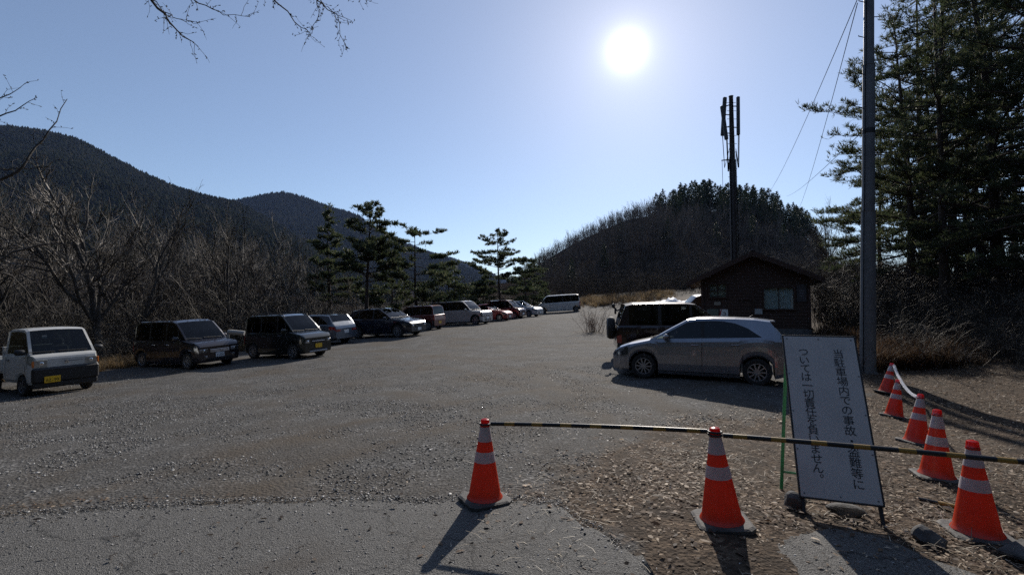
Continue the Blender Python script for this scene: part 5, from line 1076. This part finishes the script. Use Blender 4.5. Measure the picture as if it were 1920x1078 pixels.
for i, (px, Y, k, s) in enumerate([(1560, 30, 2, .95), (1585, 26, 1, .85), (1660, 27, 2, .9), (1690, 24, 0, .8), (1730, 25, 2, .85), (1545, 36, 3, 1.0), (1800, 26, 1, .9), (1850, 23, 2, .85), (1900, 21, 0, .8), (1960, 19, 2, .8)]):
    x = (px - CX) / F_PX * Y; place_tree('bare_tree', bp[k], (x, Y, gz(x, Y) - .1), 'leafless bushy tree in the thicket under the right-hand pines', 'bare tree', G4, i * 2.1, s)
# thickets: arching stems with side twigs, one mass nobody could count
def shrub_data(seed, h, ns, arch=.22, side=7):
    r = np.random.default_rng(seed); out = []
    for s in range(ns):
        a = r.uniform(0, 6.28); l = h * r.uniform(.6, 1.35); d = unit(np.array([math.cos(a) * r.uniform(.1, .7), math.sin(a) * r.uniform(.1, .7), 1])); p = np.array([r.normal(0, .25), r.normal(0, .25), -.1]); pts = [p]; q = p
        for j in range(6): d = unit(d + r.normal(0, .09, 3) + np.array([math.cos(a), math.sin(a), -.6]) * arch * (j / 6)); q = q + d * l / 6; pts.append(q)
        pts = np.array(pts); rad = r.uniform(.006, .013); out.append((pts, rad * np.linspace(1, .35, 7)))
        for k in range(side):
            t = r.uniform(.25, 1) * 6; i = min(int(t), 5); b = pts[i] + (pts[i + 1] - pts[i]) * (t - i); dd = unit((pts[i + 1] - pts[i]) / np.linalg.norm(pts[i + 1] - pts[i]) * .7 + r.normal(0, .5, 3)); ll = l * r.uniform(.12, .38); P = [b]; q2 = b
            for j in range(3): dd = unit(dd + r.normal(0, .18, 3) + np.array([0, 0, -.08])); q2 = q2 + dd * ll / 3; P.append(q2)
            out.append((np.array(P), rad * .5 * np.linspace(1, .4, 4)))
    return tubes_np(out, 3)
def mass(name, protos, spots, m, label, cat, kind='stuff'):
    Vs, Fs, b = [], [], 0
    for (x, y, s, k, dz) in spots:
        V, Fq = protos[k]; a = rng.uniform(0, 6.28); c, sn = math.cos(a), math.sin(a); W_ = np.stack([V[:, 0] * c - V[:, 1] * sn, V[:, 0] * sn + V[:, 1] * c, V[:, 2]], -1) * s + np.array([x, y, gz(x, y) + dz]); Vs.append(W_); Fs.append(Fq + b); b += len(V)
    o = link_mesh(name, mesh_np(name, np.concatenate(Vs), [np.concatenate(Fs)]), m); tag(o, label, cat, kind=kind); return o
SH = [shrub_data(60 + k, 2.0, 16, .25 if k % 2 else .12) for k in range(5)]
sp_ = []
while len(sp_) < 330:
    px = random.uniform(1535, 2050); Y = random.uniform(15.5, 30); x = (px - CX) / F_PX * Y
    if x < 14.6 and Y < 28: continue
    if px > 1640 and random.random() < .0: continue
    sp_.append((x, Y, random.uniform(.7, 1.15) * (1.0 if Y < 20 else 1.45), random.randrange(5), 0))
for k in range(26):
    px = random.uniform(1690, 2050); Y = random.uniform(13.2, 15.8); x = (px - CX) / F_PX * Y; sp_.append((x, Y + .5, random.uniform(.5, .9), random.randrange(5), 0))
mass('thicket', SH, sp_, M['bramble'], 'dense tangle of arching brambles and saplings under the right-hand pines', 'thicket')
sp_ = []
while len(sp_) < 380:
    px = random.uniform(-120, 620); Y = random.uniform(17, 38); x = (px - CX) / F_PX * Y
    if side_dist(LOT_EDGE, np.array([x]), np.array([Y]))[0] > -.8: continue
    sp_.append((x, Y, random.uniform(.6, 1.15) * (.85 if Y < 21 else 1.6), random.randrange(5), 0))
for k in range(260):
    px = random.uniform(480, 1010); Y = random.uniform(34, 66); x = (px - CX) / F_PX * Y
    if side_dist(LOT_EDGE, np.array([x]), np.array([Y]))[0] > -1.5: continue
    sp_.append((x, Y, random.uniform(.8, 1.5), random.randrange(5), 0))
mass('undergrowth', SH, sp_, M['bramble'], 'tangled leafless undergrowth behind the row of parked cars', 'undergrowth')
sp_ = []
for k in range(40):
    Y = random.uniform(47, 66); px = random.uniform(1070, 1240); x = (px - CX) / F_PX * Y
    if px > 1130 or Y > 58: sp_.append((x, Y, random.uniform(.5, 1.0), random.randrange(5), 0))
while len(sp_) < 260:
    px = random.uniform(1000, 1600); Y = random.uniform(66, 96); x = (px - CX) / F_PX * Y; sp_.append((x, Y, random.uniform(1.2, 2.2), random.randrange(5), 0))
M['brush'] = mat('dull_brush_stems', (.04, .032, .026), .9, noise=((.11, .09, .07), 1.3, .5, .75), spec=.05)  # paler tone is a weaker highlight painted on the stems
mass('brush', SH, sp_, M['brush'], 'brown brush along the foot of the wooded hill', 'brush')
# dry grasses
def grass_clump(seed, h, n, sp):
    r = np.random.default_rng(seed); a = r.uniform(0, 6.28, n); ro = np.abs(r.normal(0, sp, n)); b = np.stack([ro * np.cos(a), ro * np.sin(a), np.full(n, -.03)], -1); out = r.uniform(.1, .8, n); d = np.stack([np.cos(a) * out, np.sin(a) * out, np.ones(n)], -1) + r.normal(0, .15, (n, 3)); d /= np.linalg.norm(d, axis=1, keepdims=True); l = h * r.uniform(.5, 1.15, n)[:, None]; s = np.stack([-np.sin(a), np.cos(a), np.zeros(n)], -1) * .005 * (h / .6) ** .5
    m = b + d * l * .6; e = m + unit_rows(d + np.stack([np.cos(a), np.sin(a), -.5 * np.ones(n)], -1) * .6) * l * .4; V = np.stack([b - s, b + s, m + s * .8, m - s * .8, e], 1).reshape(-1, 3); k = (np.arange(n) * 5)[:, None]
    return V, np.array([[0, 1, 2, 3]]) + k, np.array([[3, 2, 4]]) + k
def unit_rows(v): return v / np.linalg.norm(v, axis=1, keepdims=True)
GC = [grass_clump(80 + k, .5, 110, .12) for k in range(4)]
def grass(name, spots, label, cat='grass', kind='stuff', m=None):
    Vs, F4, F3, b = [], [], [], 0
    for (x, y, s) in spots:
        V, q, t = GC[random.randrange(4)]; a = random.uniform(0, 6.28); c, sn = math.cos(a), math.sin(a); Vs.append(np.stack([V[:, 0] * c - V[:, 1] * sn, V[:, 0] * sn + V[:, 1] * c, V[:, 2]], -1) * s + np.array([x, y, gz(x, y)])); F4.append(q + b); F3.append(t + b); b += len(V)
    return tag(link_mesh(name, mesh_np(name, np.concatenate(Vs), [np.concatenate(F4), np.concatenate(F3)]), m or M['dry_grass']), label, cat, kind=kind)
S_ = []
for k in range(240):
    Y = random.uniform(14.5, 20); px = random.uniform(150, 300) ; x = (px - CX) / F_PX * Y
    if side_dist(LOT_EDGE, np.array([x]), np.array([Y]))[0] < .6: S_.append((x, Y, random.uniform(.5, 1.0)))
for k in range(500):
    i = random.randrange(len(LOT_EDGE) - 1); t = random.random(); e = LOT_EDGE[i] * (1 - t) + LOT_EDGE[i + 1] * t; S_.append((e[0] - abs(random.gauss(0, .8)), e[1] + random.gauss(.3, .5), random.uniform(.5, 1.3)))
for q in range(26):
    Yc = random.uniform(57, 70); pc_ = random.uniform(1075, 1240)
    for k in range(9): Y = Yc + random.gauss(0, .9); S_.append(((pc_ - CX) / F_PX * Yc + random.gauss(0, .9), Y, random.uniform(.9, 2.4)))
grass('dry_grass', S_, 'dry tan grass along the edges of the lot')
S_ = []
for k in range(170):
    px = random.gauss(1700, 75); Y = random.uniform(13.8, 16.5); x = (px - CX) / F_PX * Y; S_.append((x, Y, random.uniform(.6, 2.0)))
for k in range(60):
    px = random.uniform(1530, 1640); Y = random.uniform(17, 21); x = (px - CX) / F_PX * Y; S_.append((x, Y, random.uniform(.8, 1.8)))
M['reed'] = island_mat('rusty_dead_stalks', [(0, (.035, .02, .012)), (.6, (.085, .05, .03)), (1, (.22, .15, .09))], .75, .3)
grass('dead_stalks', S_, 'rusty brown dead stalks around the foot of the utility pole', 'weeds', m=M['reed'])
V, Fq = shrub_data(90, 1.15, 60, .05, 6); p = on_ground(1113, 622); o = link_mesh('dry_shrub', mesh_np('dry_shrub', V, [Fq]), mat('reddish_twigs', (.17, .105, .07), .7, noise=((.30, .2, .13), 2, .4, .7))); o.location = p; tag(o, 'reddish dry shrub standing alone on the gravel left of the off-road wagon', 'shrub')
o2 = MB()
a = at(428, 622, 21.2); b = at(459, 625, 21.2); o2.tube([a + (b - a) * t for t in np.linspace(0, 1, 6)], [.10, .11, .11, .105, .11, .10], 10); o2.tube([a, Vector((a.x, a.y, gz(a.x, a.y)))], .06, 8)
tag(o2.build('rail', mat('weathered_wood', (.42, .40, .36), .85, bump=.4), None, 50), 'pale weathered wooden rail behind the plum minivan', 'rail')
# overhanging twigs at the top left: one tree whose trunk stands outside the view
tw = []; base = at(-420, -250, 6.2)
def px_branch(P, Y0, Y1, r0, r1, tw_n, seed):
    r = np.random.default_rng(seed); pts = np.array([at(px, py, Y0 + (Y1 - Y0) * i / (len(P) - 1)) for i, (px, py) in enumerate(P)]); t = np.linspace(0, 1, len(P)); tt = np.linspace(0, 1, 14); Q = np.stack([np.interp(tt, t, pts[:, k]) for k in range(3)], -1); Q[1:-1] += r.normal(0, .012, (12, 3)); tw.append((Q, r0 + (r1 - r0) * tt))
    for k in range(tw_n):
        f = r.uniform(.15, 1) * 13; i = min(int(f), 12); b = Q[i] + (Q[i + 1] - Q[i]) * (f - i); d = unit(unit(Q[i + 1] - Q[i]) + r.normal(0, .6, 3)); l = r.uniform(.06, .34); q = b; PP = [b]
        for j in range(4): d = unit(d + r.normal(0, .22, 3)); q = q + d * l / 4; PP.append(q)
        PP = np.array(PP); tw.append((PP, np.linspace(.003, .0018, 5)))
        for u in range(3):
            i2 = r.integers(1, 5); e = PP[i2] + unit(r.normal(0, 1, 3)) * .03; tw.append((np.array([PP[i2], (PP[i2] + e) / 2, e]), np.array([.004, .006, .004])))
px_branch([(-420, -250), (60, -240), (230, -70), (290, 10), (318, 35), (338, 68), (372, 88)], 6.2, 6.6, .035, .003, 26, 1)
px_branch([(230, -70), (330, -20), (380, 10), (420, 28), (467, 32)], 6.4, 6.5, .012, .003, 14, 2)
px_branch([(285, 0), (320, 30), (350, 42), (375, 44)], 6.5, 6.4, .007, .003, 8, 3)
px_branch([(60, -240), (350, -160), (470, -40), (520, 5), (560, 45), (582, 65)], 6.2, 6.9, .022, .003, 22, 4)
px_branch([(350, -160), (520, -80), (590, -5), (620, 22), (660, 40)], 6.5, 7.0, .016, .003, 22, 5)
px_branch([(600, 0), (630, 30), (640, 65), (650, 95)], 6.9, 7.0, .006, .003, 12, 6)
px_branch([(592, -5), (600, 25), (585, 60), (582, 68)], 6.9, 6.9, .006, .003, 10, 7)
px_branch([(520, -80), (640, -30), (690, 8)], 6.8, 7.1, .01, .003, 8, 8)
bq = base; trunk = [(np.array([[base.x - .6, base.y, gz(base.x, base.y) - .2], [base.x - .5, base.y, 1.5], [base.x - .3, base.y, 3.5], [base.x - .1, base.y, 5], [base.x, base.y, base.z]]), np.array([.2, .17, .14, .08, .035]))]
# lower limbs of the same tree entering at the left edge
px_branch([(-420, 160), (-200, 230), (-60, 210), (0, 188), (48, 156)], 6.3, 6.8, .03, .004, 8, 11)
px_branch([(-200, 260), (-60, 240), (10, 215), (70, 183)], 6.4, 6.9, .022, .004, 10, 12)
px_branch([(-260, 420), (-100, 380), (40, 320), (60, 280), (98, 240), (126, 186)], 6.4, 7.2, .03, .005, 14, 13)
px_branch([(-300, 500), (-120, 488), (0, 488), (40, 470), (90, 455), (135, 462)], 6.2, 7.0, .03, .005, 16, 14)
px_branch([(-200, 320), (-40, 318), (40, 316), (90, 312)], 6.4, 7.2, .016, .005, 8, 15)
px_branch([(-160, 560), (-20, 505), (30, 520), (60, 560), (110, 590)], 6.4, 7.4, .014, .004, 8, 16)
ot = empty('overhanging_tree', (base.x - .6, base.y, gz(base.x, base.y))); tag(ot, 'leafless tree beyond the left edge whose twigs hang into the top of the view', 'bare tree')
off_ = np.array(ot.location)
V, Fq = tubes_np([(p - off_, r_) for p, r_ in trunk], 9); link_mesh('trunk', mesh_np('trunk', V, [Fq]), M['bark_grey'], ot, 180)
V, Fq = tubes_np([(p - off_, r_) for p, r_ in tw], 4); link_mesh('crown', mesh_np('crown', V, [Fq]), M['bark_grey'], ot)
# ------------------------------------------------------------------ hills and mountains
def interp_px(P, px): a = np.array(P, float); return np.interp(px, a[:, 0], a[:, 1])
def z_of(px, py, Y):
    xc = 0; yc = (CY - py) / F_PX; return EYE + Y * (math.sin(PITCH) + yc * math.cos(PITCH)) / (math.cos(PITCH) - yc * math.sin(PITCH))
def ridge_mesh(name, sky_px, Yr, Y0, z0, Yb, seed, rough, nu=260, px0=-700, px1=2600, drop=0.0, power=1.25):
    """a ridge of real size: foot at Y0, crest at distance Yr, back slope to Yb"""
    U = np.linspace(px0, px1, nu); T = np.concatenate([np.linspace(0, 1, 40), np.linspace(1.06, 2, 14)]); V = []
    crest = np.array([z_of(u, interp_px(sky_px, u), Yr) for u in U]) - drop
    for t in T:
        Y = Y0 + (Yr - Y0) * t if t <= 1 else Yr + (Yb - Yr) * (t - 1); x = (U - CX) / F_PX * Yr * (Y / Yr) ** .9
        f = t ** power if t <= 1 else 1 - .75 * (t - 1) ** 1.5
        z = z0 + (crest - z0) * f + (vnoise(x, np.full_like(x, Y), 1 / (rough * 9), seed) - .5) * rough * 2 * min(1, 3 * abs(1 - t)) * min(1, t * 4)
        V.append(np.stack([x, np.full_like(x, Y), z], -1))
    V = np.array(V); n = len(U); ii = (np.arange(len(T) - 1)[:, None] * n + np.arange(n - 1)[None]).ravel(); o = link_mesh(name, mesh_np(name, V.reshape(-1, 3), [np.stack([ii, ii + 1, ii + n + 1, ii + n], -1)]), M['slope'], None, 180); return o, V, T, U
def cone_trees(name, P, h, w, m, label, layers=2, cat='forest'):
    n = len(P); k = 5; Vs, Fs = [], []; b = 0; a0 = rng.uniform(0, 6.28, n)
    hh = h * rng.uniform(.6, 1.35, n); ww = w * rng.uniform(.7, 1.3, n)
    for l in range(layers):
        z0 = .05 + .42 * l; z1 = min(1.0, z0 + .62); rr = ww * (1 - .45 * l); ring = [P + np.stack([rr * np.cos(a0 + 6.283 * j / k + l) * rng.uniform(.6, 1.2, n), rr * np.sin(a0 + 6.283 * j / k + l) * rng.uniform(.6, 1.2, n), hh * (z0 + rng.uniform(-.06, .06, n))], -1) for j in range(k)]
        apex = P + np.stack([rng.normal(0, .06, n) * ww, rng.normal(0, .06, n) * ww, hh * z1], -1); V = np.stack(ring + [apex], 1).reshape(-1, 3); q = (np.arange(n) * (k + 1))[:, None]
        Vs.append(V); Fs.append(np.concatenate([np.array([[j, (j + 1) % k, k]]) + q for j in range(k)]) + b); b += len(V)
    return tag(link_mesh(name, mesh_np(name, np.concatenate(Vs), [np.concatenate(Fs)]), m), label, cat, kind='stuff')
def on_ridge(V, T, U, n, tlo, pxa, pxb, bias=1.0):
    j = rng.random(n); t = tlo + (1.03 - tlo) * (1 - (1 - j) ** bias); u = rng.uniform(pxa, pxb, n); ti = np.interp(t, T, np.arange(len(T))); ui = np.interp(u, U, np.arange(len(U))); i = np.minimum(ti.astype(int), len(T) - 2); k = np.minimum(ui.astype(int), len(U) - 2); f = (ti - i)[:, None]; g = (ui - k)[:, None]
    return (V[i, k] * (1 - f) + V[i + 1, k] * f) * (1 - g) + (V[i, k + 1] * (1 - f) + V[i + 1, k + 1] * f) * g
SK1 = [(-900, 330), (-300, 250), (0, 236), (60, 243), (130, 258), (200, 293), (260, 323), (320, 348), (380, 366), (440, 378), (520, 420), (600, 470), (700, 520), (820, 560), (1000, 590), (2600, 600)]
o, V1, T1, U1 = ridge_mesh('mountain', SK1, 900, 120, -6, 1500, 3, 14, px0=-900, px1=1000, drop=7); tag(o, 'near dark wooded mountain slope on the left', 'mountain', kind='structure')
cone_trees('mountain_forest', on_ridge(V1, T1, U1, 30000, .2, -400, 760, 1.5), 8.5, 4.6, M['far_wood'], 'dense dark forest covering the left mountain')
SK2 = [(-900, 420), (0, 400), (300, 395), (420, 380), (455, 374), (490, 366), (525, 362), (560, 369), (600, 384), (640, 396), (672, 406), (710, 440), (760, 460), (820, 480), (880, 505), (960, 540), (1100, 575), (2600, 590)]
o, V2, T2, U2 = ridge_mesh('mountain', SK2, 1700, 700, -10, 2500, 5, 25, px0=-300, px1=1100, drop=8); tag(o, 'rounded blue-grey mountain behind the left slope', 'mountain', kind='structure')
cone_trees('mountain_forest', on_ridge(V2, T2, U2, 13000, .25, 380, 1000, 1.5), 15, 7, M['far_wood'], 'hazy forest on the rounded mountain in the middle distance')
SK3 = [(-900, 480), (500, 430), (640, 408), (700, 425), (760, 455), (800, 472), (850, 486), (890, 500), (910, 510), (940, 520), (1000, 530), (1200, 540), (2600, 560)]
o, V3_, T3, U3 = ridge_mesh('mountain', SK3, 3000, 1500, -10, 3900, 8, 35, nu=200, px0=300, px1=1400, drop=10); tag(o, 'faint blue ridge farthest away behind the pines', 'mountain', kind='structure')
cone_trees('mountain_forest', on_ridge(V3_, T3, U3, 9000, .35, 620, 1050, 1.5), 18, 10, M['far_wood'], 'pale blue forest on the farthest ridge')
# wooded hill on the right, its crest about 170 m away
SKH = [(880, 545), (960, 535), (985, 520), (1010, 497), (1040, 478), (1080, 455), (1130, 432), (1180, 412), (1230, 404), (1290, 396), (1340, 396), (1430, 406), (1480, 424), (1520, 450), (1545, 480), (1580, 496), (1640, 505), (1800, 520), (2200, 530), (2600, 540)]
o, VH, TH_, UH = ridge_mesh('hill', SKH, 170, 78, 3.4, 300, 11, 2.0, nu=240, px0=880, px1=2400, power=1.0); tag(o, 'wooded hill behind the hut', 'hill', kind='structure')
hb = [bare_proto(70 + k, 8.5, .07, minr=.017, nk=(5, 4, 4), maxl=3, ang=(.25, .65), up=.12, trunk=.6) for k in range(4)]
def joined(pr, name):
    a, b = pr; va = np.empty(len(a.vertices) * 3, np.float32); a.vertices.foreach_get('co', va); vb = np.empty(len(b.vertices) * 3, np.float32); b.vertices.foreach_get('co', vb)
    fa = np.array([p.vertices[:] for p in a.polygons]); fb = np.array([p.vertices[:] for p in b.polygons]); me = mesh_np(name, np.concatenate([va, vb]).reshape(-1, 3), [fa, fb + len(va) // 3]); me.materials.append(M['hill_bark']); return me
M['hill_bark'] = mat('hill_tree_bark', (.07, .058, .053), .85, noise=((.17, .145, .13), 1.2, .45, .7), spec=.15)
hbm = [joined(p_, 'hill_tree') for p_ in hb]
def conifer_mesh(seed, h, rad, nb=34):
    r = np.random.default_rng(seed); V, Fs = [], []; V0, F0 = tubes_np([(np.array([[0, 0, -.4], [0, 0, h * .5], [0, 0, h]]), np.array([.16, .09, .02]))], 5); V.append(V0); Fq = F0; b = len(V0); F3 = []
    C, D = [], []
    for i in range(nb):
        f = .12 + .86 * (i + r.random()) / nb; L = rad * (1 - f) ** .75 * r.uniform(.65, 1.15) + .15; a = i * 2.4 + r.normal(0, .4); z = h * f; d = np.array([math.cos(a), math.sin(a), .12 if f > .6 else -.12])
        n = max(3, int(L * 3.2))
        for j in range(n):
            t = (j + 1) / n; C.append(np.array([0, 0, z]) + d * L * t + r.normal(0, .12, 3)); D.append(unit(d * .8 + np.array([0, 0, .45])))
    for j in range(5): C.append(np.array([0, 0, h * (.96 + .015 * j)])); D.append(np.array([0, 0, 1.]))
    V3, F3 = tufts(np.array(C), np.array(D), r, 7, .7, .075, .75); me = mesh_np('conifer', np.concatenate([V0, V3]), [F0, F3 + b], np.concatenate([np.zeros(len(F0), int), np.ones(len(F3), int)])); me.materials.append(M['bark_pine']); me.materials.append(M['needles_dark']); return me
cm = [conifer_mesh(90 + k, 12, 3.1, 46) for k in range(4)]
def hill_pt(px, t):
    ti = float(np.interp(t, TH_, np.arange(len(TH_)))); ui = float(np.interp(px, UH, np.arange(len(UH)))); i = min(int(ti), len(TH_) - 2); k = min(int(ui), len(UH) - 2); f = ti - i; g = ui - k
    return (VH[i, k] * (1 - f) + VH[i + 1, k] * f) * (1 - g) + (VH[i, k + 1] * (1 - f) + VH[i + 1, k + 1] * f) * g
TREE_TOPS = [(960, 500), (985, 488), (1010, 470), (1040, 450), (1080, 430), (1130, 405), (1180, 385), (1230, 364), (1270, 350), (1310, 336), (1360, 344), (1430, 350), (1480, 370), (1520, 398), (1540, 440), (1570, 480), (1700, 500)]
def plant(name, me, p, s, label, cat, group):
    cap = z_of(0, interp_px(TREE_TOPS, CX + F_PX * p[0] / p[1]) + abs(random.gauss(0, 16)) - random.choice((0, 0, 0, 5)), p[1]) - p[2]; s = max(.25, min(s, cap / (12 if name == 'conifer' else 8.5)))
    o = bpy.data.objects.new(name, me); col.objects.link(o); o.location = p; o.rotation_euler = (random.gauss(0, .03), random.gauss(0, .03), random.uniform(0, 6.28)); o.scale = (s * random.uniform(.9, 1.15), s * random.uniform(.9, 1.15), s); return tag(o, label, cat, group)
n_b = 0
for t, n, sc_ in ((1.0, 60, .95), (.975, 46, .95), (.945, 42, .95), (.90, 40, .95), (.84, 36, .95), (.76, 30, .9), (.64, 26, .9), (.48, 20, .9)):
    for k in range(n):
        px = 985 + (1265 - 985) * (k + random.random()) / n if t > .7 else random.uniform(985, 1560)
        plant('bare_tree', hbm[n_b % 4], hill_pt(px, t + random.uniform(-.012, .012)), sc_ * random.uniform(.7, 1.15) * (.75 if px < 1060 else 1), 'slender leafless tree on the slope of the wooded hill', 'bare tree', 'leafless trees on the wooded hill'); n_b += 1
for t, n in ((1.0, 32), (.965, 28), (.92, 24), (.87, 20), (.80, 16), (.72, 12)):
    for k in range(n):
        px = 1222 + 20 * random.random() + (1540 - 1228) * (k + random.random()) / n
        plant('conifer', cm[random.randrange(4)], hill_pt(px, t + random.uniform(-.015, .015)), random.choice((.6, .8, .9, 1.0, 1.1, 1.3)) * random.uniform(.9, 1.1), 'dark conifer on the top of the wooded hill', 'conifer', 'conifers on the wooded hill')
for px, t, s in ((1478, .80, .8), (1500, .78, .85), (1520, .76, .8), (1534, .74, .75), (1488, .66, .6), (1125, .25, .45), (1240, .35, .5), (1330, .4, .5), (1065, .15, .45), (1400, .5, .55), (1455, .45, .6), (1036, .5, .5), (1018, .62, .5), (1000, .8, .5), (1160, .5, .5)):
    plant('conifer', cm[random.randrange(4)], hill_pt(px, t), s, 'dark conifer on the top of the wooded hill' if t > .7 else 'small conifer low on the wooded hill', 'conifer', 'conifers on the wooded hill' if t > .7 else 'small conifers low on the hill')
# beyond the first three hundred the slope's bare trees are one mass
def wood_mass(n):
    pr = [bare_proto(270 + k, 8.0, .06, minr=.02, nk=(5, 4), maxl=2, ang=(.25, .65), up=.12, trunk=.65) for k in range(3)]; arr = []
    for a, b in pr:
        va = np.empty(len(a.vertices) * 3, np.float32); a.vertices.foreach_get('co', va); vb = np.empty(len(b.vertices) * 3, np.float32); b.vertices.foreach_get('co', vb)
        arr.append((np.concatenate([va, vb]).reshape(-1, 3), np.concatenate([np.array([p.vertices[:] for p in a.polygons]), np.array([p.vertices[:] for p in b.polygons]) + len(va) // 3])))
    Vs, Fs, b = [], [], 0
    for i in range(n):
        px = random.uniform(985, 1300) if i % 3 else random.uniform(985, 1640); p = hill_pt(px, 1 - .75 * random.random() ** 1.2); V, Fq = arr[i % 3]; a = random.uniform(0, 6.28); c, s = math.cos(a), math.sin(a); k = random.uniform(.65, 1.1) * (.8 if px < 1060 else 1); k = max(.2, min(k, (z_of(0, interp_px(TREE_TOPS, CX + F_PX * p[0] / p[1]) + abs(random.gauss(0, 8)), p[1]) - p[2]) / 8.0))
        Vs.append(np.stack([V[:, 0] * c - V[:, 1] * s, V[:, 0] * s + V[:, 1] * c, V[:, 2]], -1) * k + p); Fs.append(Fq + b); b += len(V)
    return tag(link_mesh('hillside_wood', mesh_np('hillside_wood', np.concatenate(Vs), [np.concatenate(Fs)]), M['hill_bark']), 'mass of leafless wood covering the slope of the hill', 'wood', kind='stuff')
wood_mass(900)
# low brush covering the hillside between the trees
hs = [shrub_data(160 + k, 2.6, 12, .08, 5) for k in range(3)]
def hill_brush(n, spec):
    Vs, Fs, b = [], [], 0
    for i in range(n):
        px = random.uniform(985, 1700); t = random.uniform(.02, .95); p = hill_pt(px, t); V, Fq = hs[i % 3]; a = random.uniform(0, 6.28); c, s = math.cos(a), math.sin(a); k = random.uniform(.7, 1.5); V = V.copy()
        Vs.append(np.stack([V[:, 0] * c - V[:, 1] * s, V[:, 0] * s + V[:, 1] * c, V[:, 2]], -1) * k + p); Fs.append(Fq + b); b += len(V)
    return tag(link_mesh('hillside_brush', mesh_np('hillside_brush', np.concatenate(Vs), [np.concatenate(Fs)]), M['hill_bark']), 'grey-brown leafless brush covering the hillside', 'brush', kind='stuff')
hill_brush(1100, 0)
# snow bank at the foot of the hill
M['snow'] = mat('old_snow', (.80, .82, .86), .7, noise=((.62, .64, .68), 3, .4, .7), bump=.5, bscale=5)
V = []; n, m_ = 50, 14; pc = at(1252, 561, 44)
for j in range(m_ + 1):
    for i in range(n + 1):
        u, v = i / n * 2 - 1, j / m_ * 2 - 1; x = pc.x + u * 2.9; y = pc.y + v * 1.8; e = max(0, 1 - u * u) ** .6 * max(0, 1 - v * v) ** .6
        V.append((x, y, gz(x, y) - .15 + e * (.78 + .55 * (vnoise(np.array([x]), np.array([y]), 1.1, 4)[0] - .5) + .35 * (vnoise(np.array([x]), np.array([y]), 4, 6)[0] - .5))))
ii = (np.arange(m_)[:, None] * (n + 1) + np.arange(n)[None]).ravel(); tag(link_mesh('snow_bank', mesh_np('snow_bank', np.array(V), [np.stack([ii, ii + 1, ii + n + 2, ii + n + 1], -1)]), M['snow'], None, 180), 'bank of old white snow behind the off-road wagon, left of the hut', 'snow', kind='stuff')
# unseen trees added around the viewer to darken shade and what the cars reflect
n = 2600; az = rng.uniform(R(64), R(296), n); rr_ = np.where(np.abs(az - math.pi) < R(55), 24, 34) + 60 * rng.random(n); bx = np.sin(az) * rr_; by = np.cos(az) * rr_; P = np.stack([bx, by, gza(bx, by) + (rr_ - 30) * .33 - .5], -1)
cone_trees('unseen_forest', P, 17, 3.4, M['far_wood'], 'unseen dark forest added around the viewer to darken reflections')
# ------------------------------------------------------------------ air
hm = bpy.data.materials.new('thin_haze'); hm.use_nodes = True; t = hm.node_tree; t.nodes.clear(); oo = t.nodes.new('ShaderNodeOutputMaterial'); vv = t.nodes.new('ShaderNodeVolumePrincipled'); vv.inputs['Color'].default_value = (.42, .58, 1.0, 1); vv.inputs['Density'].default_value = HAZE; vv.inputs['Anisotropy'].default_value = .0; t.links.new(vv.outputs[0], oo.inputs['Volume'])
zs = [v.co.z for v in gme.vertices]; zlo = min(zs) - 30
hz_o = MB().box((0, 2350, (420 + zlo) / 2), (8300, 5500, 420 - zlo)).build('haze', hm, None); tag(hz_o, 'thin blue haze lying over the valley', 'haze', kind='stuff')
